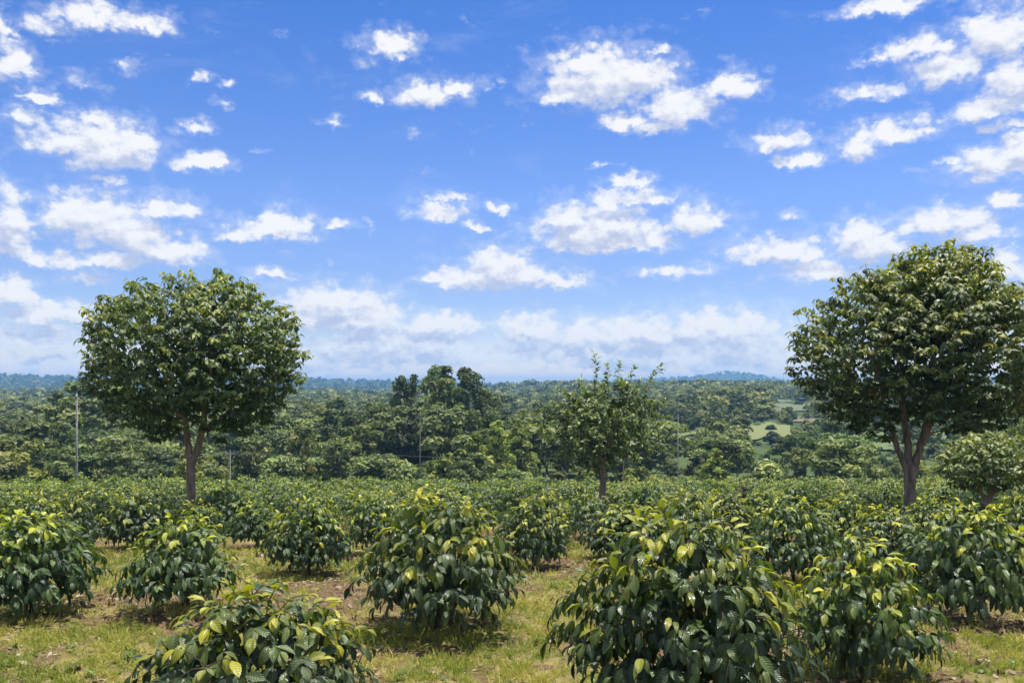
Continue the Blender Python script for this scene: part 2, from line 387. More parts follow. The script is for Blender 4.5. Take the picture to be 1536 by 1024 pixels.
# ------------------------------------------------------------------ coffee bushes
def bush_geo(seed, H, R, gap=0.235, leafL=0.20, nu=5, wide=2, dense=1.0, pairs=4, young=1.0):
    """a coffee bush: short stem(s), arching side branches, sprays of drooping leaf pairs over a lumpy dome"""
    global rng
    keep = rng; rng = np.random.default_rng(seed)
    st, lv = Geo(), Geo()
    UP = np.array([0, 0, 1.])
    nstem = 1 if rng.random() < 0.55 else (2 if rng.random() < 0.6 else 3)
    NP, NR, ND = [], [], []
    for k in range(nstem):
        lean = rng.normal(0, 0.08, 2) if nstem == 1 else rng.normal(0, 0.16, 2)
        zz = np.linspace(-0.05, H * 0.80, 9)
        P = np.stack([lean[0] * zz * R + rng.normal(0, 0.012, 9), lean[1] * zz * R + rng.normal(0, 0.012, 9), zz], -1)
        P[:2, :2] = rng.normal(0, 0.03, 2)
        Rr = np.linspace(0.034, 0.010, 9) * (1.1 if nstem == 1 else 0.85)
        tube(st, P, Rr, 7)
        for q in range(2, 9):
            for f in (0, 0.5):
                if q + f <= 8:
                    a = P[q] if f == 0 else (P[q] + P[q + 1]) / 2
                    NP.append(a); NR.append(Rr[q]); ND.append(a[2] * 0.55)
    # points where the sprays end
    def prof(t):      # radius of the dome at relative height t
        return np.where(t > 0.36, np.clip(1 - (np.clip(t - 0.36, 0, 1) / 0.66) ** 1.7, 0, 1) ** 0.72, 0.52 + 0.48 * np.clip((t - 0.14) / 0.22, 0, 1) ** 0.8)
    n0 = 8000
    tt = rng.uniform(0.20, 0.985, n0); az = rng.uniform(0, 2 * math.pi, n0)
    lump = 1 + 0.34 * (fbm(np.cos(az) * 1.6 + seed * 3.1, np.sin(az) * 1.6 + tt * 3.2, seed, 3) - 0.5)
    asym = 1 + 0.07 * np.cos(az - rng.uniform(0, 6.28))
    inner = rng.random(n0) < 0.30
    rad = prof(tt) * lump * asym * np.where(inner, rng.uniform(0.30, 0.80, n0), rng.uniform(0.86, 1.02, n0))
    P0 = np.stack([np.cos(az) * rad * R, np.sin(az) * rad * R, tt * H * (1 + 0.10 * (lump - 1)) - 0.05], -1)
    P0[:, 2] = np.maximum(P0[:, 2], 0.24)
    sel, grid = [], {}
    for i in range(n0):
        c_ = tuple(np.floor(P0[i] / gap).astype(int))
        nb = [q for a in (-1, 0, 1) for b in (-1, 0, 1) for e in (-1, 0, 1) for q in grid.get((c_[0] + a, c_[1] + b, c_[2] + e), ())]
        if nb and np.min(np.sum((P0[nb] - P0[i]) ** 2, 1)) < gap * gap: continue
        sel.append(i); grid.setdefault(c_, []).append(i)
    T = P0[sel]; isin = inner[sel]
    order = np.argsort(np.hypot(T[:, 0], T[:, 1]) + 0.2 * np.abs(T[:, 2] - 0.45 * H))
    O, D, N, L, B, TI = [], [], [], [], [], []
    def leaf(o, d, n, l, b, ti): O.append(o); D.append(d); N.append(n); L.append(l); B.append(b); TI.append(ti)
    for q in order:
        p = T[q]; A = np.array(NP)
        dist = np.linalg.norm(A - p, axis=1)
        cost = dist + 0.45 * np.array(ND) + np.where(A[:, 2] > p[2] + 0.22, 1.2 * (A[:, 2] - p[2] - 0.22), 0)
        b = int(np.argmin(cost)); a = A[b]; v = p - a; Ln = np.linalg.norm(v)
        m1 = a + v * 0.4 + UP * 0.16 * Ln + rng.normal(0, 0.03 * Ln, 3); m2 = a + v * 0.75 + UP * 0.14 * Ln + rng.normal(0, 0.02 * Ln, 3)
        Pb = np.array([a, m1, m2, p]); r0 = min(NR[b] * 0.8, 0.005 + 0.006 * Ln)
        tube(st, Pb, [r0, r0 * 0.8, 0.0045, 0.003], 4, False)
        for f in (1, 2, 3): NP.append(Pb[f]); NR.append(0.006); ND.append(ND[b] + Ln * f / 3)
        hh = p[2] / H
        o = unit(np.array([p[0], p[1], (p[2] - 0.35 * H) * 1.1]))
        ax = unit(unit(p - m2) + o * 0.6 + UP * (0.22 if hh > 0.85 else 0.0) + rng.normal(0, 0.2, 3))
        S = unit(np.cross(ax, UP) + rng.normal(0, 0.15, 3))
        tl = rng.uniform(0.20, 0.36) * (0.75 if isin[q] else 1.0)
        tone = rng.normal(0, 0.07); ypow = np.clip((hh - 0.42) * 1.75 + rng.normal(0, 0.27), 0, 1) * young * (0.25 if isin[q] else 1)
        np_ = pairs if not isin[q] else pairs - 1
        for k in range(np_):
            f = k / (np_ - 1); base = p - ax * tl * (1 - f) * 0.9 + UP * 0.03 * math.sin(f * 3.1)
            for sg in (-1, 1):
                if rng.random() > dense * 0.95: continue
                droop = rng.uniform(0.2, 1.2) * (0.7 if hh > 0.85 else 1.0)
                tw = k * 0.9 + rng.normal(0, 0.25)
                side = S * math.cos(tw * 0.5) + np.cross(ax, S) * math.sin(tw * 0.5) * 0.5
                d = ax * (0.35 + 0.55 * f) + side * sg * (0.95 - 0.45 * f) + UP * (0.10 + 0.16 * f * (hh > 0.7)) - UP * droop * 0.85
                nn = UP + o * 0.45 + rng.normal(0, 0.24, 3)
                ti = np.clip(0.17 + tone + rng.normal(0, 0.09) + 0.14 * max(0, hh - 0.4), 0, 0.48)
                if f > 0.5 and ypow > 0.15: ti = max(ti, 0.36 + 0.66 * ypow * f)
                elif ypow > 0.45: ti = max(ti, 0.30 + 0.30 * ypow)
                if rng.random() < 0.005: ti = rng.uniform(0.75, 1.0)          # an old leaf gone yellow
                ll = leafL * rng.uniform(0.68, 1.22) * (1.0 - 0.22 * f) * (0.9 if hh > 0.85 else 1.0)
                leaf(base, d, nn, ll, rng.uniform(0.35, 1.25), ti)
    L = np.array(L)
    leaves(lv, O, D, N, L, L * rng.uniform(0.40, 0.53, len(L)), np.array(B), TI, nu, 0.30, 0.022 if nu > 3 else 0.0, wide)
    rng = keep
    return st, lv

BUSH_GROUP = 'coffee bushes planted across the field'
def real_size(lv):
    v = np.concatenate(lv.V)
    return float(np.percentile(v[:, 2], 99.3)), float(np.percentile(np.hypot(v[:, 0], v[:, 1]), 98.5))
protos = []
for k, (H, R) in enumerate([(1.50, 1.02), (1.35, 0.98), (1.45, 0.90), (1.25, 0.92), (1.60, 1.08), (1.30, 0.85), (1.4, 0.95), (1.2, 0.88)]):
    st, lv = bush_geo(100 + k, H, R, gap=0.172 if k in (3, 4) else 0.195, leafL=0.158 if k in (3, 4) else 0.172, wide=4 if k < 5 else 2, young=1.2)
    H, R = real_size(lv)
    protos.append((H, R, st.mesh('coffee_stem', M_STEM), lv.mesh('coffee_foliage', M_COFFEE)))
far_protos = []
for k, (H, R) in enumerate([(1.30, 0.98), (1.22, 0.92), (1.36, 1.02), (1.2, 0.95), (1.28, 0.9), (1.33, 0.97)]):
    st, lv = bush_geo(300 + k, H, R, gap=0.25, nu=3, leafL=0.195, young=(0.95, 0.65, 0.85, 1.0, 0.7, 0.9)[k])
    g = Geo(); 
    g.V, g.Q, g.T, g.A, g.n = list(lv.V), list(lv.Q), list(lv.T), list(lv.A), lv.n
    me = g.mesh('coffee_bush_far', M_COFFEE)
    H, R = real_size(lv)
    far_protos.append((H, R, me, (np.concatenate(lv.V), np.concatenate(lv.Q), np.concatenate(lv.A))))

def near_bush(x, y, H, W, label, pi, rot=None):
    h0, r0, ms, ml = protos[pi % len(protos)]
    e = bpy.data.objects.new('coffee_bush', None); COL.objects.link(e)
    e.empty_display_size = 0.3
    e.location = (x, y, float(gz(np.array(x), np.array(y))))
    e.rotation_euler = (0, 0, random.uniform(0, 6.28) if rot is None else rot)
    s = (W / 2) / r0; e.scale = (s, s, H / h0)
    tag(e, label, 'bush', BUSH_GROUP)
    link('stem', ms, e); link('foliage', ml, e)
    return e

# picture x, picture y of the foot, picture y of the top, picture width, label, prototype
NEAR = [
    (385, 1100, 874, 395, 'low coffee bush cut off by the bottom edge, lower left, yellow new leaves on top', 3, 0.4),
    (1035, 1085, 768, 400, 'largest coffee bush, lower right, tall dome with bright yellow leaves at its peak', 4, 1.0),
    (1290, 1012, 800, 235, 'coffee bush with thin dark stem, tucked against the right side of the largest bush', 2, 2.0),
    (655, 945, 742, 275, 'umbrella shaped coffee bush standing alone on grass at the centre, bare stem showing below', 0, 0.2),
    (1452, 930, 757, 215, 'broad coffee bush at the right edge of the open grass, beyond the thin stemmed bush', 1, 0.0),
    (40, 925, 776, 235, 'wide coffee bush cut off by the left edge of the photo, on grass', 1, 3.0),
    (276, 918, 780, 190, 'airy coffee bush with gaps between leaves, right behind the bottom left bush', 5, 1.4),
    (462, 862, 755, 150, 'low round coffee bush on grass between the airy bush and the central umbrella bush', 3, 4.0),
    (55, 852, 740, 135, 'coffee bush behind the wide bush at the left edge', 6, 0.0),
    (205, 824, 735, 125, 'coffee bush to the left of the left shade tree, beside the narrow grass gap', 7, 0.0),
    (803, 850, 748, 125, 'coffee bush just behind the right flank of the central umbrella shaped bush', 2, 5.0),
    (935, 840, 757, 150, 'low coffee bush at the back of the grass, below the young thin tree', 3, 1.9),
    (560, 832, 745, 110, 'coffee bush behind the left shoulder of the central umbrella shaped bush', 6, 2.2),
    (655, 818, 733, 150, 'coffee bush hidden halfway behind the top of the central umbrella shaped bush', 4, 3.3),
    (385, 822, 752, 95, 'small coffee bush between the left shade tree and the low round bush', 5, 0.7),
    (1190, 872, 748, 165, 'coffee bush peeking over the right shoulder of the largest bush', 0, 2.9),
    (1035, 836, 738, 140, 'coffee bush behind the left shoulder of the largest bush', 7, 0.3),
    (1330, 862, 765, 140, 'coffee bush behind the thin stemmed bush, in front of the right shade tree', 6, 1.1),
    (1530, 862, 745, 130, 'coffee bush cut off by the right edge of the photo, behind the broad bush', 2, 0.0),
    (110, 832, 742, 95, 'small coffee bush left of the narrow grass gap', 5, 2.0),
    (1430, 872, 768, 120, 'coffee bush squeezed behind the broad bush, right of the right shade tree trunk', 7, 2.0),
    (292, 815, 750, 100, 'short dark coffee bush at the foot of the left shade tree', 5, 5.0),
]
placed = []
for i, (px, by, ty, w, lab, pi, ro) in enumerate(NEAR):
    d = solve_d(by) if by < 1110 else 7.2
    x = (px - 768) / F * d
    zg = float(base_z(np.array(x), np.array(d)))
    H = (HY - ty) / F * d + CAMZ - zg
    near_bush(x, d, H, w / F * d * 1.0, lab, pi, ro)
    placed.append((x, d, w / F * d * 0.5))

TREES = {'left': (287, 26.0), 'right': (1366, 25.0), 'young': (905, 28.0), 'small': (1482, 20.3), 'edge': (1610, 33.0)}
treepos = {k: ((px - 768) / F * d, d) for k, (px, d) in TREES.items()}

def zone_label(x, y):
    px = x / y * F + 768
    if px < 150: side = 'left of the left shade tree'
    elif px < 285: side = 'just left of the left shade tree trunk'
    elif px < 430: side = 'just right of the left shade tree trunk'
    elif px < 600: side = 'left of the tall dark grove'
    elif px < 740: side = 'below the tall dark grove'
    elif px < 860: side = 'left of the young thin tree'
    elif px < 960: side = 'around the young thin tree'
    elif px < 1130: side = 'right of the young thin tree'
    elif px < 1290: side = 'left of the right shade tree'
    elif px < 1420: side = 'around the right shade tree trunk'
    else: side = 'below the small tree at the right edge'
    row = 'coffee bush in first packed rows' if y < 23 else ('coffee bush in the middle rows' if y < 31 else ('small coffee bush in the far rows' if y < 41 else 'tiny coffee bush in the last rows'))
    return row + ' ' + side

cand = []
yy = 17.2
r = 0
while yy < 57.5:
    sp = 1.8 if yy > 26 else 2.1
    n = int((0.66 * yy + 3) / sp)
    for k in range(-n, n + 1):
        x = (k + 0.5 * (r % 2)) * sp + random.gauss(0, 0.16)
        y = yy + random.gauss(0, 0.18)
        px = x / y * F + 768
        if y < 22.3 and px < 520 or y < 20.6 and 560 < px < 720: continue
        if y < 25 and 122 < px < 178: continue
        if y < 30 and random.random() < 0.10: continue
        if any((x - a) ** 2 + (y - b) ** 2 < (0.75 + 0.6 * c) ** 2 for a, b, c in placed): continue
        if any((x - a) ** 2 + (y - b) ** 2 < 0.8 ** 2 for a, b in treepos.values()): continue
        # low, shaded bushes right in front of the trunks
        low = any(abs(x - a) < 0.8 and 0 < b - y < 5 for a, b in treepos.values())
        cand.append((math.hypot(x, y), x, y, low))
    yy += 1.75 if yy > 26 else 2.15
    r += 1
cand.sort()
inview = lambda x, y: abs(x / y * F) < 768 + 60
vis = [c for c in cand if inview(c[1], c[2])]
NSOLO = 300 - len(NEAR)
solo, mass = vis[:NSOLO], vis[NSOLO:] + [c for c in cand if not inview(c[1], c[2]) and c[2] > 44]
print('bush candidates', len(cand), 'in view', len(vis), 'mass', len(mass))
for i, (d, x, y, low) in enumerate(solo):
    z = float(gz(np.array(x), np.array(y))); lab = zone_label(x, y)
    if y < 21.5:
        e = near_bush(x, y, random.uniform(0.72, 0.85) if low else random.uniform(1.0, 1.3), random.uniform(1.4, 1.75), lab, random.randrange(8))
    else:
        h0, r0, me, _ = far_protos[random.randrange(len(far_protos))]
        o = link('coffee_bush', me, None, (x, y, z))
        hh = random.uniform(0.72, 0.85) if low else random.uniform(0.9, 1.25) * (0.82 + 0.42 * float(fbm(np.array(x / 5.), np.array(y / 5.), 7, 2)))
        o.scale = (random.uniform(0.74, 0.94) / r0,) * 2 + (hh / h0,)
        o.rotation_euler = (0, 0, random.uniform(0, 6.28))
        tag(o, lab, 'bush', BUSH_GROUP)
gm = Geo()
for (d, x, y, low) in mass:
    h0, r0, me, (V, Q, A) = far_protos[random.randrange(len(far_protos))]
    a = random.uniform(0, 6.28); s = random.uniform(0.92, 1.08); c, sn = math.cos(a), math.sin(a)
    V2 = np.stack([(V[:, 0] * c - V[:, 1] * sn) * s + x, (V[:, 0] * sn + V[:, 1] * c) * s + y, V[:, 2] * random.uniform(0.85, 1.45) / h0 + float(base_z(np.array(x), np.array(y)))], -1)
    gm.add(V2, Q, None, A)
if mass:
    o = link('coffee_rows', gm.mesh('coffee_rows', M_COFFEE))
    tag(o, 'packed far rows of coffee bushes along the brow of the field', 'bushes', kind='stuff')

# one dried brown bush among the far rows
st, lv = bush_geo(77, 1.25, 0.5, gap=0.26, nu=3, leafL=0.19)
e = bpy.data.objects.new('dried_bush', None); COL.objects.link(e)
bx, by = (1117 - 768) / F * 30.0, 30.0
e.location = (bx, by, float(gz(np.array(bx), np.array(by))))
e.scale = (1, 1, 1.12)
tag(e, 'dark brown dried bush poking out of the far green rows', 'bush')
link('stem', st.mesh('dried_stem', M_STEM), e); link('foliage', lv.mesh('dried_foliage', M_DRIED), e)

# ------------------------------------------------------------------ shade trees
def sample_crown(seed, n, c, rx, ry, rtop, rbot, shell=0.62, lump=0.10, power=2.0, gap=0.225):
    r = np.random.default_rng(seed)
    out = []
    d = unit(r.normal(0, 1, (n * 5, 3)))
    th = np.arctan2(d[:, 1], d[:, 0]); ph = np.arcsin(d[:, 2])
    w = 1 + lump * 2 * (fbm(th * 1.6 + 5, ph * 2.1 + 3, seed, 3) - 0.5)
    rad = np.where(r.random(n * 5) < 0.8, r.uniform(shell, 1.0, n * 5) ** 0.7, r.uniform(0.25, 0.7, n * 5))
    rz = np.where(d[:, 2] > 0, rtop, rbot)
    q = (np.abs(d[:, 0]) ** power + np.abs(d[:, 1]) ** power + np.abs(d[:, 2]) ** power) ** (-1 / power)
    P = np.array(c) + d * (rad * w * q)[:, None] * np.stack([np.full(n * 5, rx), np.full(n * 5, ry), rz], -1)
    keep, grid = [], {}
    for i in range(len(P)):
        if len(keep) >= n: break
        c_ = tuple(np.floor(P[i] / gap).astype(int))
        near_ = [j for a in (-1, 0, 1) for b in (-1, 0, 1) for e in (-1, 0, 1) for j in grid.get((c_[0] + a, c_[1] + b, c_[2] + e), ())]
        if near_ and np.min(np.sum((P[near_] - P[i]) ** 2, 1)) < gap * gap: continue
        keep.append(i); grid.setdefault(c_, []).append(i)
    return P[keep]

def shade_tree(name, label, key, limbs, targets, center, leafL, mat, per=13, young_top=1.0, droop=0.55, shoot=False, seed=1, scale_leaf=1.0, twig=0.5):
    """limbs: list of (polyline, radii) in metres from the trunk's foot"""
    global rng
    keep = rng; rng = np.random.default_rng(seed)
    tg, lg = Geo(), Geo()
    NP, NR, ND = [], [], []     # skeleton nodes: position, radius limit, path length
    for (P, R) in limbs:
        P = np.array(P, float); R = np.array(R, float)
        t = np.linspace(0, 1, len(P)); tt = np.linspace(0, 1, 4 * len(P))
        Pi = np.stack([np.interp(tt, t, P[:, q]) for q in range(3)], -1)
        for _ in range(2): Pi[1:-1] = (Pi[:-2] + 2 * Pi[1:-1] + Pi[2:]) / 4
        Pi[2:-1] += rng.normal(0, 0.012, Pi[2:-1].shape)
        Ri = np.interp(tt, t, R) * (1 + rng.normal(0, 0.03, len(tt)))
        tube(tg, Pi, Ri, 10)
        for q in range(len(Pi)):
            if Pi[q, 2] > center[2] * 0.42: NP.append(Pi[q]); NR.append(Ri[q]); ND.append(Pi[q, 2])
    C = np.array(center)
    order = np.argsort(np.linalg.norm((targets - C * [1, 1, 0.75]), axis=1))
    paths = []
    for ti in order:
        p = targets[ti]
        A = np.array(NP); dist = np.linalg.norm(A - p, axis=1)
        below = np.where(A[:, 2] > p[2] + 0.25, 0.8 * (A[:, 2] - p[2]), 0)
        j = int(np.argmin(dist + 0.30 * np.array(ND) + below))
        a = A[j]; v = p - a; L = np.linalg.norm(v)
        m1 = a + v * 0.35 + np.array([0, 0, 0.10 * L]) + rng.normal(0, 0.04 * L, 3)
        m2 = a + v * 0.72 + np.array([0, 0, 0.09 * L]) + rng.normal(0, 0.04 * L, 3)
        P = np.array([a, m1, m2, p])
        r0 = min(NR[j] * 0.75, 0.012 + 0.014 * L); R = np.linspace(r0, 0.007, 4)
        tube(tg, P, R, 5, False)
        for q in (1, 2, 3): NP.append(P[q]); NR.append(R[q]); ND.append(ND[j] + L * (0.35, 0.7, 1)[q - 1])
    O, D, N, L, B, TI = [], [], [], [], [], []
    UP = np.array([0, 0, 1.])
    zmin, zmax = targets[:, 2].min(), targets[:, 2].max(); half = np.percentile(np.abs(targets - C), 95, axis=0)
    for p in targets:
        o = unit((p - C) * [1, 1, 0.8]); hh = (p[2] - zmin) / (zmax - zmin)
        ax = unit(np.array([o[0], o[1], o[2] * 0.35 + 0.15 + (1.1 if shoot and hh > 0.6 else 0)]) + rng.normal(0, 0.18, 3))
        cl = rng.normal(0.02, 0.13)                        # this spray's own tone
        tl = twig * rng.uniform(0.75, 1.25) * (1.5 if shoot and hh > 0.75 else 1)
        S = unit(np.cross(ax, UP)); U2 = np.cross(S, ax); a0 = rng.uniform(0, 6.28)
        outer = np.linalg.norm((p - C) / half)
        tipy = young_top * np.clip((outer - 0.55) * 1.1, 0, 0.5) * (0.22 + 1.1 * hh) * rng.uniform(0.2, 1.5)
        for k in range(per):
            f = k / (per - 1); a = a0 + k * 2.39996
            b = p - ax * tl * 0.5 * (1 - f) + rng.normal(0, 0.03, 3)
            if shoot:
                d = ax * (0.5 + 0.5 * f) + (S * math.cos(a) + U2 * math.sin(a)) * (1 - 0.5 * f) + UP * (0.1 - droop * rng.uniform(0.2, 1.2))
            else:
                h_ = np.array([o[0], o[1], 0.0]); d = S * math.cos(a) + unit(h_ + 1e-3) * math.sin(a) * 0.9 + h_ * 0.45
                d = unit(d) + UP * (0.35 * f - droop * rng.uniform(0.35, 1.7))
            nn = UP * 0.9 + o * 0.55 + rng.normal(0, 0.28, 3)
            O.append(b); D.append(d); N.append(nn); L.append(leafL * rng.uniform(0.7, 1.2) * (1 - 0.2 * f)); B.append(rng.uniform(0.3, 1.2))
            TI.append(np.clip(0.13 + cl + 0.10 * hh + rng.normal(0, 0.08) + tipy * (0.35 + 0.9 * f), 0, 1))
    L = np.array(L)
    leaves(lg, O, D, N, L, L * rng.uniform(0.40, 0.56, len(L)), np.array(B), TI, 3, 0.28, 0, 2, 0.8)
    rng = keep
    x, y = treepos[key]
    e = bpy.data.objects.new(name, None); COL.objects.link(e)
    e.location = (x, y, float(gz(np.array(x), np.array(y))) - 0.03)
    tag(e, label, 'tree')
    tm, cm = tg.mesh('shade_tree_trunk', M_BARK), lg.mesh('shade_tree_crown', mat)
    link('trunk', tm, e); link('crown', cm, e)
    return e, tm, cm

# left shade tree: round crown, trunk forking low
T = sample_crown(4, 1500, (0.10, 0, 5.2), 3.38, 3.25, 2.62, 2.55)
T = T[~((np.hypot(T[:, 0] - 0.15, 0.55 * T[:, 1]) < 0.85) & (T[:, 2] < 3.6))]
shade_tree('shade_tree', 'round crowned shade tree on the left with trunk forking into two limbs', 'left',
    [([(0, 0, -0.2), (0, 0, 0.4), (-0.01, 0, 1.2), (0.0, 0, 2.12)], [0.18, 0.14, 0.125, 0.135]),
     ([(-0.03, 0, 2.0), (-0.16, 0.05, 2.7), (-0.23, 0.1, 3.6), (-0.30, 0.1, 5.0), (-0.2, 0.1, 6.6)], [0.105, 0.095, 0.085, 0.06, 0.025]),
     ([(0.04, 0, 2.0), (0.22, -0.05, 2.5), (0.42, -0.1, 3.2), (0.50, -0.1, 4.2), (0.9, -0.2, 5.4), (1.0, -0.2, 6.4)], [0.105, 0.095, 0.085, 0.07, 0.05, 0.02]),
     ([(0.36, -0.08, 2.9), (0.9, -0.2, 3.3), (1.7, -0.3, 3.75)], [0.055, 0.045, 0.025]),
     ([(-0.22, 0.1, 3.3), (-0.6, -0.3, 3.75), (-1.5, -0.5, 4.5)], [0.06, 0.05, 0.025]),
     ([(-0.25, 0.1, 3.8), (-0.4, 0.9, 4.4), (-0.6, 1.8, 5.2)], [0.07, 0.05, 0.025]),
     ([(0.48, -0.1, 3.8), (0.9, -0.9, 4.5), (1.2, -1.7, 5.2)], [0.07, 0.05, 0.025])],
    T, (0.10, 0, 5.2), 0.25, M_SHADE, 11, 0.9, 0.55, False, 5)

# right shade tree: taller, peaked crown, four limbs
T1 = sample_crown(8, 1500, (0.25, 0, 5.15), 3.75, 3.45, 2.75, 2.55)
T2 = sample_crown(9, 560, (0.85, 0.1, 6.5), 2.2, 2.1, 1.95, 1.3)
T = np.vstack([T1, T2])
T = T[~((np.hypot(T[:, 0] - 0.05, 0.55 * T[:, 1]) < 1.0) & (T[:, 2] < 3.4))]
shade_tree('shade_tree', 'tallest shade tree, on the right, peaked crown and four limbs from a thick trunk', 'right',
    [([(0, 0, -0.2), (0.0, 0, 0.4), (-0.01, 0, 1.1), (-0.02, 0, 1.9)], [0.22, 0.175, 0.155, 0.165]),
     ([(-0.10, 0, 1.7), (-0.35, 0.0, 2.3), (-0.65, -0.1, 3.1), (-0.9, -0.1, 4.2), (-1.2, 0, 5.4)], [0.085, 0.08, 0.07, 0.055, 0.025]),
     ([(-0.03, 0.02, 1.8), (-0.04, 0.1, 2.6), (-0.15, 0.15, 3.4), (-0.2, 0.2, 4.8), (0.1, 0.2, 6.5)], [0.115, 0.10, 0.09, 0.065, 0.03]),
     ([(0.08, 0, 1.75), (0.25, -0.05, 2.4), (0.42, -0.1, 3.2), (0.55, -0.1, 4.4), (0.8, 0, 6.2), (0.9, 0, 7.3)], [0.115, 0.105, 0.09, 0.075, 0.045, 0.02]),
     ([(0.30, -0.05, 2.5), (0.58, 0.05, 3.0), (0.75, 0.1, 3.6), (1.2, 0.1, 4.6), (1.8, 0.1, 5.4)], [0.09, 0.09, 0.08, 0.06, 0.025]),
     ([(0.43, -0.1, 3.3), (0.7, -0.9, 4.2), (0.9, -1.8, 5.0)], [0.06, 0.05, 0.025]),
     ([(-0.75, -0.1, 3.5), (-1.4, -0.6, 4.0), (-2.2, -0.8, 4.5)], [0.05, 0.04, 0.02]),
     ([(-0.15, 0.15, 3.6), (-0.3, 1.0, 4.4), (-0.2, 1.9, 5.4)], [0.06, 0.05, 0.025])],
    T, (0.30, 0, 5.2), 0.25, M_SHADE, 11, 1.15, 0.5, False, 6)

# young thin tree in the middle: loose crown with upright shoots
r_ = np.random.default_rng(21)
T = sample_crown(21, 330, (0, 0, 3.2), 2.15, 1.9, 1.6, 1.45, 0.45, 0.40)
sh = []
for (dx, dz, n) in [(-0.3, 5.6, 8), (0.1, 5.2, 6), (0.55, 5.3, 7), (1.85, 5.2, 8), (1.2, 4.75, 6), (-1.45, 4.55, 7), (-0.8, 4.8, 5), (1.0, 5.15, 6), (-1.9, 3.9, 5), (1.95, 4.1, 5), (-1.1, 4.2, 5), (0.7, 4.6, 5)]:
    for k in range(n):
        f = k / (n - 1); sh.append((dx * (0.45 + 0.55 * f), r_.normal(0, 0.3) * (1 - f * 0.5), 3.7 + (dz - 3.7) * f - 0.08))
T = np.vstack([T, np.array(sh)])
_, YTM, YCM = shade_tree('young_tree', 'young thin tree with loose crown and upright shoots right of centre', 'young',
    [([(0, 0, -0.2), (0, 0, 0.5), (-0.02, 0, 1.2), (0.0, 0, 1.8)], [0.13, 0.115, 0.10, 0.10]),
     ([(0, 0, 1.7), (-0.1, 0, 2.4), (-0.2, 0.05, 3.3), (-0.3, 0, 4.6)], [0.07, 0.06, 0.045, 0.015]),
     ([(0.02, 0, 1.7), (0.1, 0, 2.4), (0.4, -0.05, 3.3), (0.9, 0, 4.4)], [0.07, 0.06, 0.045, 0.015]),
     ([(-0.02, 0, 1.75), (-0.4, 0.1, 2.4), (-0.9, 0.1, 3.4), (-1.2, 0, 4.0)], [0.05, 0.045, 0.035, 0.015]),
     ([(0.05, 0, 1.9), (0.05, -0.3, 2.6), (0.1, -0.8, 3.3)], [0.045, 0.04, 0.02])],
    T, (0, 0, 3.1), 0.215, M_YOUNG, 11, 0.6, 0.4, True, 22, twig=0.42)

# small tree at the right edge
T = sample_crown(31, 330, (0, 0, 2.02), 1.25, 1.1, 0.74, 0.72, 0.55, 0.25)
shade_tree('small_tree', 'small low bushy tree at the right edge beneath the tallest shade tree', 'small',
    [([(0, 0, -0.2), (0, 0, 0.4), (0.02, 0, 1.0)], [0.085, 0.075, 0.07]),
     ([(0, 0, 0.9), (0.18, 0, 1.4), (0.45, 0, 2.2)], [0.05, 0.045, 0.02]),
     ([(0, 0, 0.9), (-0.2, 0, 1.4), (-0.5, 0.1, 2.1)], [0.05, 0.04, 0.02]),
     ([(0, 0, 0.95), (0.0, -0.15, 1.5), (0.05, -0.2, 2.4)], [0.045, 0.035, 0.015])],
    T, (0, 0, 1.8), 0.185, M_YOUNG, 11, 0.6, 0.45, False, 33, twig=0.4)

# tree half outside the right edge
x, y = treepos['edge']
e = bpy.data.objects.new('shade_tree', None); COL.objects.link(e)
e.location = (x, y, float(gz(np.array(x), np.array(y)))); e.rotation_euler = (0, 0, 2.0); e.scale = (1.25, 1.25, 1.02)
tag(e, 'shade tree mostly outside the right edge, only left branches visible', 'tree')
link('trunk', YTM, e); link('crown', YCM, e)

# ------------------------------------------------------------------ woodland
def lump_crown(seed, lumps, nq, size, aspect=1.5, droop=0.0, toff=0.0):
    """foliage: many small leaf clumps spread over and inside rounded lumps"""
    r = np.random.default_rng(seed)
    lumps = np.array(lumps, float)       # x y z rx ry rz tone
    w = (lumps[:, 3] * lumps[:, 5]); w = w / w.sum()
    idx = r.choice(len(lumps), nq, p=w)
    d = unit(r.normal(0, 1, (nq, 3))); d[:, 2] = np.where(d[:, 2] < -0.45, -d[:, 2] * 0.8, d[:, 2]); d = unit(d)
    rad = np.where(r.random(nq) < 0.75, r.uniform(0.8, 1.08, nq), r.uniform(0.35, 0.85, nq))
    rad = rad * (1 + 0.42 * (fbm(d[:, 0] * 2.5 + idx * 3.1, d[:, 2] * 2.5 + d[:, 1] * 2, seed, 2) - 0.5) * 2)
    P = lumps[idx, :3] + d * rad[:, None] * lumps[idx, 3:6]
    N = unit(d + r.normal(0, 0.55, (nq, 3)) + [0, 0, 0.35])
    t = unit(r.normal(0, 1, (nq, 3)) - [0, 0, droop]); A = unit(t - (t * N).sum(1)[:, None] * N); B = np.cross(N, A)
    s = size * r.uniform(0.6, 1.35, nq)
    l = (s * aspect * 0.5)[:, None] * A; b = (s * 0.5)[:, None] * B
    kink = N * (s * 0.18)[:, None]
    V = np.stack([P - l, P + b * 0.9 + kink, P + l, P - b * 0.9 + kink], 1).reshape(-1, 3)
    Q = np.arange(nq * 4).reshape(-1, 4)
    tone = np.clip(lumps[idx, 6] + r.normal(0, 0.085, nq) + toff, 0, 1)
    Aa = np.zeros((nq, 4, 3)); Aa[..., 2] = tone[:, None]
    return V, Q, Aa.reshape(-1, 3)

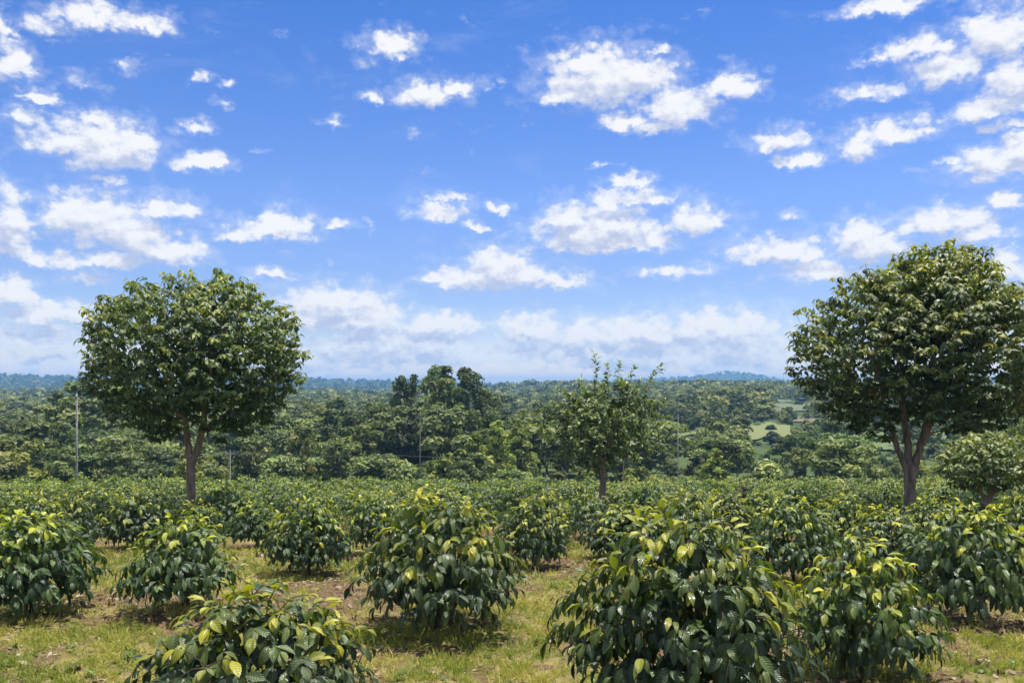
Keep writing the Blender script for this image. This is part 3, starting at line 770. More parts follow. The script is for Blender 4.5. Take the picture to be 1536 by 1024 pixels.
def lumps_for(kind, seed):
    r = np.random.default_rng(seed); L = []
    T = lambda a, b: r.uniform(a, b) + (0.25 if r.random() < 0.25 else 0.0)
    if kind == 'round':
        for k in range(20):
            a = k * 2.4; z = r.uniform(0.36, 0.88); q = r.uniform(0.05, 0.36) * math.sqrt(max(0.15, 1 - ((z - 0.55) / 0.42) ** 2))
            s = r.uniform(0.08, 0.16)
            L.append((math.cos(a) * q, math.sin(a) * q, z, s, s, s * 0.8, T(0.1, 0.6)))
    elif kind == 'tall':
        for k in range(26):
            z = 0.26 + 0.70 * (k / 25); q = r.uniform(0.03, 0.30) * (1.12 - z * 0.50); a = r.uniform(0, 6.28)
            s = r.uniform(0.045, 0.095)
            L.append((math.cos(a) * q, math.sin(a) * q, z, s * 1.1, s * 1.1, s * 0.9, T(0.05, 0.5)))
    elif kind == 'cone':
        for k in range(26):
            z = 0.12 + 0.82 * (k / 25); q = (0.26 * (1 - z) + 0.02) * r.uniform(0.4, 1.2); a = k * 2.4
            s = 0.035 + 0.09 * (1 - z)
            L.append((math.cos(a) * q, math.sin(a) * q, z, s, s, s * 0.9, T(0.2, 0.8)))
    elif kind == 'spread':
        for k in range(22):
            a = k * 2.4; q = r.uniform(0.08, 0.46); z = r.uniform(0.52, 0.88) - 0.25 * q
            s = r.uniform(0.08, 0.14)
            L.append((math.cos(a) * q, math.sin(a) * q, z, s * 1.2, s * 1.2, s * 0.6, T(0.1, 0.6)))
    else:  # thicket
        for k in range(18):
            a = r.uniform(0, 6.28); q = r.uniform(0.0, 0.5); z = r.uniform(0.15, 0.85) * (1 - q * 0.6)
            s = r.uniform(0.10, 0.19)
            L.append((math.cos(a) * q, math.sin(a) * q, z, s, s, s, T(0.1, 0.7)))
    return L

def forest_proto(kind, seed, Hm, nq, size, mat, aspect=1.5):
    L = [tuple(v * Hm for v in l[:6]) + (l[6],) for l in lumps_for(kind, seed)]
    V, Q, A = lump_crown(seed, L, nq, size, aspect)
    cm = make_mesh('forest_crown', V, [Q], {'leaf': A}, False, mat)
    g = Geo(); r = np.random.default_rng(seed)
    top = {'round': 0.6, 'tall': 0.9, 'cone': 0.9, 'spread': 0.65, 'thicket': 0.4}[kind] * Hm
    zz = np.linspace(-0.6, top, 7)
    tube(g, np.stack([np.cumsum(r.normal(0, 0.012 * Hm, 7)), np.cumsum(r.normal(0, 0.012 * Hm, 7)), zz], -1), np.linspace(0.026, 0.006, 7) * Hm, 6)
    for l in L[::2]:
        z0 = max(0.15 * Hm, l[2] - 0.25 * Hm)
        tube(g, np.array([[0, 0, min(z0, top)], [l[0] * 0.5, l[1] * 0.5, l[2] * 0.55 + z0 * 0.45], [l[0], l[1], l[2]]]), np.array([0.012, 0.008, 0.003]) * Hm, 4, False)
    tm = g.mesh('forest_trunk', M_FBARK)
    return cm, tm

KINDS = {
    'round_dark': ('round', 9.0, 3400, 0.38, M_F_DARK), 'round_mid': ('round', 8.0, 3400, 0.36, M_F_MID), 'spread_mid': ('spread', 9.5, 3400, 0.38, M_F_MID),
    'tall_dark': ('tall', 13.0, 3000, 0.40, M_F_DARK), 'tall_mid': ('tall', 11.0, 3200, 0.38, M_F_MID), 'cone_bright': ('cone', 9.0, 3600, 0.33, M_F_BRIGHT),
    'thicket_mid': ('thicket', 5.0, 2600, 0.30, M_F_MID), 'thicket_bright': ('thicket', 4.5, 2600, 0.29, M_F_BRIGHT)}
FP = {k: [forest_proto(v[0], 500 + 13 * i + j, v[1], v[2], v[3], v[4]) + (v[1],) for j in range(3)] for i, (k, v) in enumerate(KINDS.items())}
DESC = {'round_dark': 'round dark green tree', 'round_mid': 'round mid green tree', 'spread_mid': 'flat topped spreading tree', 'tall_dark': 'tall narrow dark tree',
        'tall_mid': 'slender mid green tree', 'cone_bright': 'feathery bright green tree', 'thicket_mid': 'low bushy green tree', 'thicket_bright': 'low bushy yellow green tree'}

def place_tree(kind, x, y, H, label, wscale=1.0, var=None, group='trees in the wooded valley', name='forest_tree'):
    cm, tm, h0 = FP[kind][random.randrange(3) if var is None else var]
    e = bpy.data.objects.new(name, None); COL.objects.link(e)
    e.location = (x, y, float(base_z(np.array(x), np.array(y))))
    s = H / h0; e.scale = (s * wscale, s * wscale, s); e.rotation_euler = (0, 0, random.uniform(0, 6.28))
    tag(e, label, 'tree', group)
    link('trunk', tm, e); link('crown', cm, e)

def at(px, d): return (px - 768) / F * d
def top_to_H(px, d, ty):
    x = at(px, d); return (HY - ty) / F * d + CAMZ - float(base_z(np.array(x), np.array(d)))

SPECIAL = [
    (613, 150, 563, 'tall_dark', 0.7, 'leftmost thin spire of the tall dark grove behind the field'),
    (648, 154, 551, 'tall_dark', 0.9, 'tall dark tree with lobed top in the middle of the tall grove'),
    (668, 142, 572, 'tall_mid', 0.95, 'shorter tree in front of the tall grove, between its two highest crowns'),
    (697, 150, 550, 'tall_dark', 0.9, 'tallest dark tree at the right end of the grove, towering over the horizon'),
    (730, 158, 584, 'tall_dark', 1.0, 'shorter dark tree stepping down to the right of the tall grove'),
    (590, 156, 600, 'round_dark', 1.0, 'dark rounded tree at the left foot of the tall grove'),
    (745, 108, 628, 'cone_bright', 1.0, 'feathery bright green tree, tallest of the pale clump right of centre'),
    (778, 112, 624, 'cone_bright', 1.0, 'feathery bright green tree at the right end of the pale clump'),
    (712, 106, 645, 'cone_bright', 1.15, 'feathery bright green tree at the left end of the pale clump'),
    (690, 104, 668, 'thicket_bright', 1.1, 'low yellow green shrubby tree left of the pale clump'),
    (140, 165, 576, 'tall_mid', 1.5, 'large tree behind the left concrete pole, rising to the horizon'),
    (165, 175, 574, 'round_mid', 1.1, 'broad tree half hidden by the left edge of the left shade tree crown'),
    (100, 180, 585, 'tall_dark', 1.0, 'dark tree just left of the left concrete pole top'),
    (1075, 290, 602, 'round_dark', 1.0, 'large dark round tree standing out on the slope among the small fields'),
    (1112, 345, 590, 'round_dark', 0.9, 'dark tree on the slope above the small yellow fields'),
    (1045, 300, 630, 'round_dark', 1.1, 'dark tree left of the small yellow fields'),
    (738, 220, 590, 'tall_dark', 1.3, 'dark tree rising beyond the right shoulder of the tall grove'),
    (35, 110, 648, 'thicket_bright', 1.2, 'yellow green tree at the left edge just beyond the field'),
    (190, 108, 640, 'spread_mid', 1.1, 'pale mid green tree between the left pole and the left shade tree'),
    (460, 112, 655, 'cone_bright', 0.8, 'pale green tree right of the short grey pole'),
    (545, 118, 640, 'tall_mid', 1.1, 'mid green tree left of the central wooden pole'),
    (1265, 130, 645, 'round_mid', 1.2, 'broad mid green tree left of the right shade tree trunk'),
    (1225, 128, 655, 'round_dark', 1.0, 'dark tree below the left branches of the right shade tree'),
]
tp = []
for k, (px, d, ty, kind, ws, lab) in enumerate(SPECIAL):
    x = at(px, d); place_tree(kind, x, d, top_to_H(px, d, ty), lab, ws, k % 3); tp.append((x, d))

def forest_label(kind, x, y):
    px = x / y * F + 768
    for lim, side in ((115, 'left of the concrete pole'), (287, 'between concrete pole and left shade tree'), (420, 'right of the left shade tree'), (600, 'left of the tall grove'),
                      (740, 'under the tall grove'), (860, 'right of the tall grove'), (1010, 'behind the young thin tree'), (1190, 'among the small fields'),
                      (1366, 'left of the right shade tree'), (9999, 'right of the right shade tree')):
        if px < lim: break
    dep = 'just past the field' if y < 125 else ('in the valley' if y < 175 else 'deeper in the valley')
    return DESC[kind] + ' ' + dep + ' ' + side

names = list(KINDS); nsolo = 0; want = 297 - len(SPECIAL)
pts = []
rr = random.Random(5)
for _ in range(60000):
    y = 96 + 420 * rr.random() ** 1.5
    x = rr.uniform(-0.66, 0.66) * y
    if any((x - a) ** 2 + (y - b) ** 2 < (4.3 + y * 0.010) ** 2 for a, b in tp): continue
    px = x / y * F + 768
    if bool(in_pasture(np.array(x), np.array(y), 6)) and (rr.random() > 0.10 or px > 1450): continue
    # keep sight of the small fields on the right
    blocked = False
    for (a, b, d0, d1, c) in PASTURES:
        if a - 4 < px < b + 4 and d0 - 150 < y < d0: blocked = True
    tp.append((x, y)); pts.append((y, x, blocked))
    if len(pts) > 1100: break
pts.sort()
vis = [p for p in pts if abs(p[1] / p[0] * F) < 790]
rest = []
def pick_kind(x, y):
    px = x / y * F + 768; q = rr.random()
    if y < 118: return ('thicket_mid', 'thicket_bright', 'cone_bright', 'round_mid', 'tall_mid', 'spread_mid')[int(q * 6)]
    if px > 1000: return ('round_dark', 'round_mid', 'spread_mid', 'thicket_mid', 'round_mid', 'thicket_bright')[int(q * 6)]
    if px < 520: return ('round_mid', 'spread_mid', 'round_dark', 'tall_mid', 'thicket_mid', 'spread_mid')[int(q * 6)]
    return ('round_dark', 'tall_dark', 'round_mid', 'tall_mid', 'spread_mid', 'round_dark')[int(q * 6)]
for k, (y, x, blk) in enumerate(vis):
    kind = pick_kind(x, y)
    H = KINDS[kind][1] * (rr.uniform(0.6, 1.15) if rr.random() < 0.8 else rr.uniform(1.2, 1.55))
    if blk: kind = 'thicket_mid'; H = rr.uniform(2.6, 3.8)
    if y < 118: H = min(H, rr.uniform(4.5, 8.5))
    if not blk: H = min(H, max(3.5, top_to_H(x / y * F + 768, y, 590 + rr.uniform(0, 45))))
    if k < want: place_tree(kind, x, y, H, forest_label(kind, x, y), rr.uniform(0.95, 1.35))
    else: rest.append((x, y, H, kind))
print('forest trees solo', min(want, len(vis)), 'rest', len(rest))

# everything beyond is one mass of trees
gF = Geo()
def add_far_tree(x, y, H, nq, size, toff, kind):
    L = [tuple(v * H for v in l[:6]) + (l[6],) for l in lumps_for(kind, rr.randrange(40))]
    V, Q, A = lump_crown(rr.randrange(10 ** 6), L, nq, size, 1.3, 0, toff)
    V = V * [1.25, 1.25, 1.0] + [x, y, float(base_z(np.array(x), np.array(y))) - 0.04 * H]
    gF.add(V, Q, None, A)
for (x, y, H, kind) in rest: add_far_tree(x, y, H, 650, 0.72, rr.uniform(-0.3, 0.4), KINDS[kind][0])
nfar = 0
for _ in range(14000):
    y = 330 * math.exp(rr.random() * math.log(4700 / 330.))
    x = rr.uniform(-0.68, 0.68) * y
    if bool(in_pasture(np.array(x), np.array(y), 4)): continue
    px = x / y * F + 768
    if any(a - 2 < px < b + 2 and d0 - 120 < y < d1 for (a, b, d0, d1, c) in PASTURES): continue
    patch = fbm(np.array(x / 130.), np.array(y / 130.), 91, 2)
    if patch < 0.33: continue
    if y < 700: nq, size, H = 240, 1.05, rr.uniform(5, 13)
    elif y < 1500: nq, size, H = 75, 2.4, rr.uniform(8, 15)
    else: nq, size, H = 40, 4.5, rr.uniform(10, 17)
    add_far_tree(x, y, H, nq, size, rr.choice((-0.35, -0.2, 0.0, 0.1, 0.25, 0.45)) + 0.5 * (float(patch) - 0.5) - 0.28 * float(sstep(900, 2200, np.array(y))), rr.choice(['round', 'spread', 'round', 'thicket', 'tall']))
    nfar += 1
o = link('distant_woods', gF.mesh('distant_woods', M_F_MID, False))
tag(o, 'hazy wooded hills of the far valley side stretching to the horizon', 'woods', kind='stuff')

# ------------------------------------------------------------------ poles and wires
def pole(px, d, ty, by, label, mat, arm=1.6, r=0.11, armz=0.35, name='utility_pole'):
    x = at(px, d); zt = CAMZ - (ty - HY) / F * d; zb = float(base_z(np.array(x), np.array(d)))
    e = bpy.data.objects.new(name, None); COL.objects.link(e); e.location = (x, d, zb)
    tag(e, label, 'pole', 'power line poles in the valley')
    h = zt - zb
    g = Geo(); tube(g, [(0, 0, -0.3), (0, 0, h * 0.5), (0, 0, h)], [r * 1.25, r * 1.1, r * 0.85], 10); link('post', g.mesh('pole_post', mat), e)
    tops = []
    if arm:
        g = Geo(); a = arm / 2; s = 0.065
        V = np.array([(sx * a, -r - 0.02 + sy * s, h - armz + sz * s) for sx in (-1, 1) for sy in (-1, 1) for sz in (-1, 1)], float)
        Q = [(0, 1, 3, 2), (4, 6, 7, 5), (0, 4, 5, 1), (2, 3, 7, 6), (0, 2, 6, 4), (1, 5, 7, 3)]
        g.add(V, Q); arm_o = link('crossarm', g.mesh('pole_crossarm', mat, False), e)
        for q in (-0.92, 0.0, 0.92):
            g = Geo(); cx = q * a; b = h - armz + s if q else h
            tube(g, [(cx, -r if q else 0, b - 0.01), (cx, -r if q else 0, b + 0.08), (cx, -r if q else 0, b + 0.10), (cx, -r if q else 0, b + 0.2)], [0.02, 0.02, 0.06, 0.045], 8)
            link('insulator', g.mesh('pole_insulator', M_CER), arm_o)
            tops.append((x + cx, d - (r if q else 0), zb + b + 0.2))
    else: tops = [(x, d, zt)]
    return tops

PL = pole(115, 91, 590, 700, 'tall pale concrete pole with a crossarm at the left', M_CONC, 1.35, 0.10, 0.35)
PC = pole(630, 90, 617, 712, 'slim grey pole with crossarm in front of the tall dark grove', M_WOODP, 0.95, 0.055, 0.45)
PS = pole(345, 86, 678, 720, 'short pale pole right of the left shade tree trunk', M_CONC, 0.9, 0.07, 0.12)
P5 = pole(580, 86, 684, 720, 'short thin pole left of the central wooden pole', M_WOODP, 0.9, 0.06, 0.12)
P9 = pole(935, 86, 685, 720, 'short thin pole just right of the young thin tree trunk', M_WOODP, 0.9, 0.06, 0.12)
PR = pole(1017, 92, 612, 710, 'pale slim pole right of the young thin tree, beside the yellow field', M_CONC, 0.6, 0.05, 0.3)

def wire(a, b, sag, r, label):
    a, b = np.array(a), np.array(b); t = np.linspace(0, 1, 25)[:, None]
    P = a + (b - a) * t; P[:, 2] -= (4 * sag * t * (1 - t))[:, 0]
    g = Geo(); tube(g, P, np.full(25, r), 5, False)
    o = link('power_line_wire', g.mesh('power_line_wire', M_WIRE)); tag(o, label, 'wire', 'wires of the valley power lines')
for k, nm in enumerate(('front', 'middle', 'back')):
    pass
for k, w_ in enumerate(('left', 'right', 'middle')):
    if k < 2: wire(PS[(0, 2)[k]], P5[(0, 2)[k]], 0.3, 0.010, 'low thin wire strung between the short pale pole and the short thin pole')
    if k < 2: wire(P5[(0, 2)[k]], P9[(0, 2)[k]], 0.35, 0.010, 'low thin wire from the short thin pole past the pale clump to the young tree')
wire(PC[1], PR[1], 0.8, 0.010, 'high wire from the slim central pole towards the pale pole beside the yellow field')
wl = (at(-60, 86), 86.0, CAMZ - (684 - HY) / F * 86)
wire(PS[0], wl, 0.3, 0.010, 'low thin wire running left from the short pale pole behind the left shade tree')

# ------------------------------------------------------------------ grass and litter
def ground_points(n, d0, d1, half=0.66, pw=1.0):
    d = np.sqrt(rng.uniform(d0 ** 2, d1 ** 2, n)); a = rng.uniform(-half, half, n)
    return np.sin(np.arctan(a)) * d / 1.0, np.cos(np.arctan(a)) * d

def blades():
    g = Geo()
    for (n, d0, d1, w) in ((210000, 5.4, 13, 1.0), (140000, 13, 21, 1.5), (60000, 21, 34, 2.2)):
        x, y = ground_points(n, d0, d1)
        k = grassy(x, y); tuft = fbm(x / 0.16, y / 0.16, 71, 2)
        keep = rng.random(n) < (0.08 + 0.92 * k) * sstep(0.3, 0.62, tuft)
        x, y, k, tuft = x[keep], y[keep], k[keep], tuft[keep]; m = len(x)
        O = np.stack([x, y, gz(x, y) - 0.004], -1)
        D = np.stack([rng.normal(0, 0.65, m), rng.normal(0, 0.65, m), np.ones(m)], -1)
        N = rng.normal(0, 1, (m, 3)) * [1, 1, 0.2]
        L = rng.uniform(0.035, 0.12, m) * (0.5 + tuft * 1.3); L = np.where(rng.random(m) < 0.02, L * 2.2, L)
        # dry and green blades grow in patches
        dry = fbm(x / 0.8 + 40, y / 0.7, 81, 3)
        tint = np.clip((0.72 - dry) * 1.6 + rng.normal(0.28, 0.2, m), 0, 1)
        leaves(g, O, D, N, L, np.full(m, 0.011 * w), rng.uniform(0.2, 1.6, m), tint, 2, 0.2, 0, 1, 0.5)
    m = leaf_mat('grass_blade', (0.56, 0.44, 0.20), (0.40, 0.37, 0.085), (0.20, 0.25, 0.045), 0.6, 0.3, False, 0.3, 0.0)
    o = link('grass', g.mesh('grass', m)); tag(o, 'short patchy yellow green grass between the coffee bushes', 'grass', kind='stuff')
blades()

def litter():
    g = Geo()
    n = 38000
    x, y = ground_points(n, 5.4, 20)
    keep = rng.random(n) < 0.35 + 0.65 * (1 - grassy(x, y)); x, y = x[keep], y[keep]; m = len(x)
    O = np.stack([x, y, gz(x, y) + 0.008], -1)
    D = np.stack([rng.normal(0, 1, m), rng.normal(0, 1, m), rng.normal(0.05, 0.18, m)], -1)
    N = np.stack([rng.normal(0, 0.35, m), rng.normal(0, 0.35, m), np.ones(m)], -1)
    st_ = rng.random(m) < 0.6
    L = np.where(st_, rng.uniform(0.05, 0.16, m), rng.uniform(0.06, 0.14, m)); W = np.where(st_, rng.uniform(0.006, 0.012, m), L * rng.uniform(0.3, 0.5, m))
    leaves(g, O, D, N, L, W, rng.uniform(-1.2, 1.4, m), rng.random(m), 3, 0.3, 0, 2)
    mt = leaf_mat('dry_litter', (0.10, 0.062, 0.035), (0.22, 0.155, 0.085), (0.42, 0.35, 0.24), 0.8, 0.1, False, 0.2, 0.0)
    o = link('leaf_litter', g.mesh('leaf_litter', mt)); tag(o, 'dry straw and fallen leaves scattered on the soil', 'leaf litter', kind='stuff')
    # broad leaved weeds in the grass
    g = Geo(); n = 900
    x, y = ground_points(n, 5.6, 19)
    keep = rng.random(n) < 0.2 + 0.8 * grassy(x, y); x, y = x[keep], y[keep]
    O, D, N, L = [], [], [], []
    for a, b in zip(x, y):
        z = float(gz(np.array(a), np.array(b))); s = rng.uniform(0.5, 1.2)
        for k in range(rng.integers(5, 10)):
            t = rng.uniform(0, 6.28); O.append((a, b, z + rng.uniform(0, 0.05))); D.append((math.cos(t), math.sin(t), rng.uniform(0.2, 1.1))); N.append((0, 0, 1)); L.append(s * rng.uniform(0.06, 0.12))
    L = np.array(L)
    leaves(g, O, D, N, L, L * 0.42, rng.uniform(0.4, 1.4, len(L)), rng.random(len(L)), 3, 0.3, 0, 2)
    mt = leaf_mat('weed_leaf', (0.06, 0.11, 0.03), (0.12, 0.18, 0.04), (0.20, 0.26, 0.06), 0.45, 0.25, False, 0.4, 0.0)
    o = link('weeds', g.mesh('weeds', mt)); tag(o, 'small broad leaved weeds in the grass', 'weeds', kind='stuff')
litter()

# ------------------------------------------------------------------ haze
def haze():
    b = 8400.0; z0, z1 = HAZE_Z
    V = np.array([(sx * b, sy * b, z) for z in (z0, z1) for sy in (-1, 1) for sx in (-1, 1)], float)
    Q = [(0, 2, 3, 1), (4, 5, 7, 6), (0, 1, 5, 4), (2, 6, 7, 3), (0, 4, 6, 2), (1, 3, 7, 5)]
    m = bpy.data.materials.new('haze_air'); m.use_nodes = True; m.node_tree.nodes.clear()
    t = NT(m.node_tree); out = t.new('ShaderNodeOutputMaterial'); v = t.new('ShaderNodeVolumePrincipled')
    v.inputs['Color'].default_value = (0.28, 0.60, 1.0, 1); v.inputs['Density'].default_value = HAZE_D
    v.inputs['Anisotropy'].default_value = 0.0
    t.l.new(v.outputs[0], out.inputs['Volume'])
    o = link('haze', make_mesh('haze', V, [Q], None, False, m)); tag(o, 'thin blue haze hanging over the valley', 'haze', kind='stuff')
deps_top = max(float((np.array([o.matrix_world @ Vector(c) for c in o.bound_box]))[:, 2].max()) for o in scene.objects if o.type == 'MESH' and o.parent is None)
HAZE_Z = (-45.0, deps_top + 1.5); print('haze top', HAZE_Z)
HAZE_D = 0.00024
haze()

# ------------------------------------------------------------------ sun and sky
SUN = np.array([0.20, 0.14, 0.97]); SUN /= np.linalg.norm(SUN)
sl = bpy.data.lights.new('sun', 'SUN'); sl.energy = 4.9; sl.angle = math.radians(0.53); sl.color = (1.0, 0.95, 0.86)
so = bpy.data.objects.new('sun', sl); COL.objects.link(so)
from mathutils import Vector
so.rotation_euler = Vector(SUN).to_track_quat('Z', 'Y').to_euler()

CLOUDS = [(10,35,26,45,.3),(70,35,74,30,.42),(150,22,150,35,.3),(220,30,80,32,.28),(92,63,45,15,.55),(20,92,64,50,0),(188,100,35,18,.5),(115,122,78,22,.5),
(55,145,52,20,.2),(40,175,62,28,.28),(135,178,92,26,.4),(90,208,100,50,.05),(160,212,150,62,0),(200,215,80,56,.15),(150,236,130,34,.05),(300,244,84,24,.1),(165,272,60,15,.35),
(290,193,62,18,.45),(305,117,26,15,.5),(340,128,26,12,.55),(333,158,24,14,.55),(497,184,32,12,.5),(385,224,28,10,.65),
(585,66,78,34,.15),(555,95,40,18,.6),(640,140,90,38,.1),(685,127,66,24,.2),(555,147,45,16,.55),(620,200,18,12,.65),
(905,118,170,80,0),(890,98,90,50,0),(965,112,100,46,.1),(845,146,90,30,.2),(985,78,40,16,.4),
(940,180,80,26,.15),(1015,158,120,52,0),(1090,128,92,40,.1),(985,190,80,22,.3),
(1335,8,140,24,.2),(1430,95,130,50,.15),(1500,45,120,70,0),(1520,110,100,66,.05),(1385,68,110,34,.25),(1315,85,44,20,.35),(1490,155,120,36,.15),
(1310,135,120,24,.45),(1165,210,86,34,.15),(1200,240,78,22,.12),(1335,196,140,36,.2),(1290,218,64,40,.2),(1385,190,70,24,.3),
(1425,240,46,18,.3),(1500,240,140,54,.05),(1530,215,66,44,0),(1510,185,70,18,.35),(910,247,40,8,.6),
(950,272,72,18,.28),(935,295,120,30,.12),(985,300,54,22,.35),(660,318,84,24,.2),(675,297,72,16,.38),(710,338,38,14,.28),(752,312,32,18,.25),
(895,348,200,52,0),(850,325,72,46,0),(920,330,116,52,0),(980,358,94,35,.12),(910,368,190,22,.05),(1045,330,104,42,.18),(1185,325,46,14,.38),
(760,412,200,46,0),(748,395,110,50,0),(680,415,100,20,.12),(830,418,110,22,.15),(1018,405,104,20,.3),
(1285,345,74,34,0),(1170,375,150,40,.12),(1310,365,130,60,.15),(1230,405,150,36,.15),(1420,330,136,46,.12),(1470,350,104,36,.22),(1510,300,64,36,.2),
(1500,385,110,24,.3),(1510,405,100,35,.25),(15,325,68,90,.0),(25,375,64,26,.25),(105,318,110,60,0),(160,330,140,84,0),(205,350,130,74,0),(255,372,110,40,.12),(150,390,160,26,.05),
(50,385,62,26,.28),(250,310,88,34,.2),(400,344,140,34,.1),(425,335,84,36,0),(355,355,64,18,.28),(505,335,46,16,.38),(135,415,62,22,.3),(410,410,68,14,.35),
(15,437,90,44,.05),(65,466,160,44,.05),(20,497,90,24,.15),(80,502,110,30,.12),(160,470,70,30,.3),
(500,447,175,46,0),(470,465,130,60,0),(545,475,150,56,.05),(560,508,200,46,.1),(660,482,130,38,.02),(645,512,150,40,.12),
(800,492,130,52,0),(870,500,120,44,.05),(960,497,210,50,0),(1080,490,200,58,0),(1110,510,150,40,.05),(900,525,340,36,.15),(1010,540,420,28,.2),(700,535,340,26,.2),(300,547,620,26,.25),(480,530,330,28,.2),(1090,548,260,26,.25),(60,540,200,24,.25)]

def sky():
    w = bpy.data.worlds.new('World'); scene.world = w; w.use_nodes = True
    w.node_tree.nodes.clear()
    t = NT(w.node_tree)
    out = t.new('ShaderNodeOutputWorld'); bg = t.new('ShaderNodeBackground')
    st = t.new('ShaderNodeTexSky'); st.sky_type = 'NISHITA'; st.sun_disc = False
    st.sun_elevation = math.asin(SUN[2]); st.sun_rotation = math.atan2(SUN[0], SUN[1])
    st.altitude = 1200; st.air_density = 1.0; st.dust_density = 0.6; st.ozone_density = 2.0
    d = t.vec('NORMALIZE', t.new('ShaderNodeTexCoord').outputs['Generated'])
    x, y, z = t.sep(d)
    az = t.math('ARCTAN2', x, y); el = t.math('ARCSINE', z)
    # node group: distance to the nearest cloud body, on the (azimuth, elevation) sphere
    ng = bpy.data.node_groups.new('cloud_bodies', 'ShaderNodeTree')
    ng.interface.new_socket('P', in_out='INPUT', socket_type='NodeSocketVector')
    ng.interface.new_socket('D', in_out='OUTPUT', socket_type='NodeSocketFloat')
    g = NT(ng); gi = g.new('NodeGroupInput'); go = g.new('NodeGroupOutput')
    acc = None
    for (cx, cy, cw, ch, f) in CLOUDS:
        vx, vz = (cx - 768) / F, (HY - cy) / F
        a = math.atan2(vx, 1.0); e = math.asin(vz / math.sqrt(1 + vx * vx + vz * vz))
        k = 1 / math.sqrt(1 + vx * vx)
        ra = cw * 0.5 / F * k * k * 1.12; re = ch * 0.5 / F * k * 1.12
        e -= 0.26 * re; re *= 1.26
        q = g.vec('MULTIPLY_ADD', gi.outputs[0], (1 / ra, 1 / re, 0), (-a / ra, -e / re, f * 1.25))
        q = g.vec('MAXIMUM', q, g.vec('MULTIPLY', q, (-1, -1.7, 0)))          # below its middle a cloud falls off faster
        l = g.vec('LENGTH', q)
        acc = l if acc is None else g.math('SMOOTH_MIN', acc, l, 0.18)
    g.l.new(acc, go.inputs[0])
    P0 = t.comb(az, el, 0.0)
    # ragged edges
    big = t.noise(t.vec('MULTIPLY', P0, (1, 1.5, 1)), 22.0, 3, 0.6, 'Color')
    sml = t.noise(t.vec('MULTIPLY', P0, (1, 1.25, 1)), 75.0, 5, 0.65, 'Color')
    big0 = t.noise(t.vec('MULTIPLY', P0, (1, 2.0, 1)), 30.0, 5, 0.6)
    off = t.vec('MULTIPLY', t.vec('SUBTRACT', big, (.5, .5, .5)), (0.050, 0.026, 0))
    off2 = t.vec('MULTIPLY', t.vec('SUBTRACT', sml, (.5, .5, .5)), (0.024, 0.018, 0))
    P = t.vec('ADD', t.vec('ADD', P0, off), off2)
    def bodies(p):
        n = t.new('ShaderNodeGroup'); n.node_tree = ng; t.l.new(p, n.inputs[0]); return n.outputs[0]
    D0 = bodies(P)
    D1 = bodies(t.vec('ADD', P, (0.004, 0.018, 0)))          # a step towards the sun
    n0 = t.noise(t.vec('MULTIPLY', P0, (1, 1.3, 1)), 42.0, 7, 0.62)
    n1 = t.noise(t.vec('MULTIPLY', t.vec('ADD', P0, (0.002, 0.007, 0)), (1, 1.3, 1)), 42.0, 7, 0.62)
    vn = t.new('ShaderNodeTexVoronoi', feature='F1'); t.put(vn.inputs['Vector'], t.vec('MULTIPLY', t.vec('ADD', P0, t.vec('MULTIPLY', off2, (0.4, 0.4, 0))), (1, 1.3, 1)))
    vn.inputs['Scale'].default_value = 55.0; vn.inputs['Detail'].default_value = 2.0; vn.inputs['Roughness'].default_value = 0.55
    vor = vn.outputs['Distance']
    dens = t.math('ADD', t.math('ADD', t.math('SUBTRACT', 1.46, D0), t.math('MULTIPLY', t.math('SUBTRACT', n0, 0.5), 1.15)), t.math('MULTIPLY', t.math('SUBTRACT', 0.42, vor), 0.55))
    alpha = t.math('MAXIMUM', t.ramp(dens, -0.04, 0.72), t.ramp(t.math('ADD', dens, t.math('MULTIPLY', t.math('SUBTRACT', big0, 0.5), 1.2)), -0.45, 0.55, 0.0, 0.30))
    # thin high wisps over the whole sky
    wis = t.noise(t.vec('MULTIPLY', P0, (1, 2.6, 1)), 7.0, 8, 0.62, dist=0.6)
    alpha = t.math('MAXIMUM', alpha, t.ramp(wis, 0.52, 0.85, 0.0, 0.22))
    frag = t.noise(t.vec('MULTIPLY', t.vec('ADD', P0, off), (1, 1.8, 1)), 26.0, 6, 0.6)
    patch = t.noise(P0, 5.0, 2, 0.5)
    alpha = t.math('MAXIMUM', alpha, t.math('MULTIPLY', t.ramp(frag, 0.60, 0.80, 0.0, 0.75), t.ramp(patch, 0.40, 0.62)))
    # unseen clouds beside, behind and overhead, added and thickened for white fill light
    fill_clouds = t.noise(t.vec('MULTIPLY', d, (1, 1, 2.2)), 3.2, 7, 0.58)
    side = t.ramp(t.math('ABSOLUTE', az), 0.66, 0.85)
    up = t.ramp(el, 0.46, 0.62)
    alpha = t.math('MAXIMUM', alpha, t.math('MULTIPLY', t.ramp(fill_clouds, 0.42, 0.60), t.math('MAXIMUM', side, t.math('MULTIPLY', up, 0.8))))
    lit = t.math('ADD', t.math('MULTIPLY', t.math('SUBTRACT', D1, D0), 0.95), t.math('MULTIPLY', t.math('SUBTRACT', n0, n1), 1.9))
    lit = t.ramp(t.math('ADD', lit, t.math('MULTIPLY', t.math('SUBTRACT', 0.60, dens), 0.42)), -0.44, 0.46)
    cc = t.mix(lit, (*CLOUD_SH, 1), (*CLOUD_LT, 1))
    # clear air: the physical sky, a little deeper in blue
    hs = t.new('ShaderNodeHueSaturation'); hs.inputs['Saturation'].default_value = SKY_SAT; hs.inputs['Value'].default_value = SKY_VAL
    hs.inputs['Hue'].default_value = SKY_HUE
    t.l.new(st.outputs[0], hs.inputs['Color'])
    rp = t.new('ShaderNodeValToRGB'); t.put(rp.inputs[0], t.math('DIVIDE', el, 0.5, clamp=True))
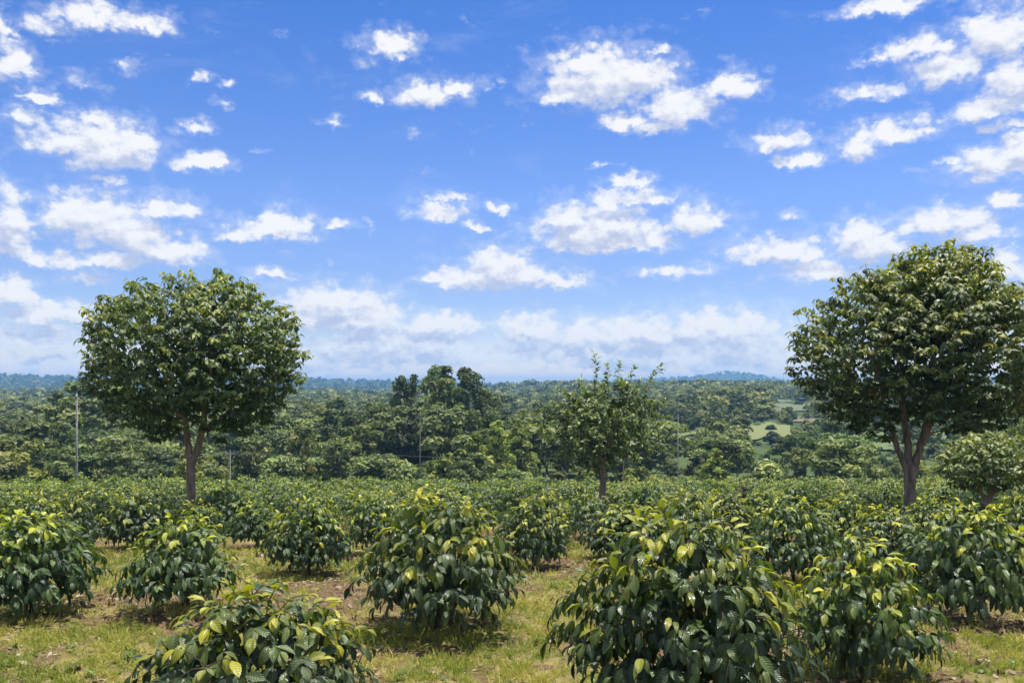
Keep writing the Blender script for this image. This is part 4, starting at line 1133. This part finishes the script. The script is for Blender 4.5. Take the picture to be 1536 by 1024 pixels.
    e0 = rp.color_ramp.elements; stops = [(0.0, (2.0, 1.53, 1.48)), (0.05, (1.52, 1.22, 1.27)), (0.12, (1.05, 0.97, 1.15)), (0.24, (0.98, 0.94, 1.2)), (0.42, (1.06, 1.06, 1.38)), (0.80, (0.66, 0.93, 1.40))]
    for i, (p_, c_) in enumerate(stops):
        q_ = e0[i] if i < 2 else e0.new(p_)
        q_.position = p_; q_.color = (c_[0] / 2, c_[1] / 2, c_[2] / 2, 1)
    clear = t.mix(1.0, t.mix(1.0, hs.outputs[0], rp.outputs[0], 'MULTIPLY'), (2, 2, 2, 1), 'MULTIPLY')
    # distant clouds sink into the pale air near the horizon
    fade = t.ramp(el, 0.0, 0.06, 0.8, 1.0)
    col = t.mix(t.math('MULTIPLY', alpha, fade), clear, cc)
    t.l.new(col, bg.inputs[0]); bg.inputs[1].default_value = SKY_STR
    t.l.new(bg.outputs[0], out.inputs[0])
    w.cycles.sampling_method = 'MANUAL'; w.cycles.sample_map_resolution = 512
SKY_STR = 0.085
SKY_SAT, SKY_VAL, SKY_HUE = 1.15, 1.0, 0.5
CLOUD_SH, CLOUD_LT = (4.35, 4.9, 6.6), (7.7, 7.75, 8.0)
sky()

# ------------------------------------------------------------------ camera
cam = bpy.data.cameras.new('camera'); co = bpy.data.objects.new('camera', cam); COL.objects.link(co)
co.location = (0, 0, CAMZ); co.rotation_euler = (math.radians(90), 0, 0)
cam.sensor_width = 36; cam.lens = 36 * F / 1536; cam.shift_y = (HY - 512) / 1536
cam.clip_start = 0.1; cam.clip_end = 30000
scene.camera = co
vs = scene.view_settings
vs.view_transform = 'Standard'; vs.look = 'None'; vs.exposure = 0.55; vs.gamma = 1.0
scene.render.engine = 'CYCLES'
cy = scene.cycles
cy.max_bounces = 5; cy.diffuse_bounces = 2; cy.glossy_bounces = 2; cy.transmission_bounces = 2; cy.volume_bounces = 0; cy.transparent_max_bounces = 4
cy.use_denoising = True
cy.sample_clamp_indirect = 4.0
cy.caustics_reflective = False; cy.caustics_refractive = False
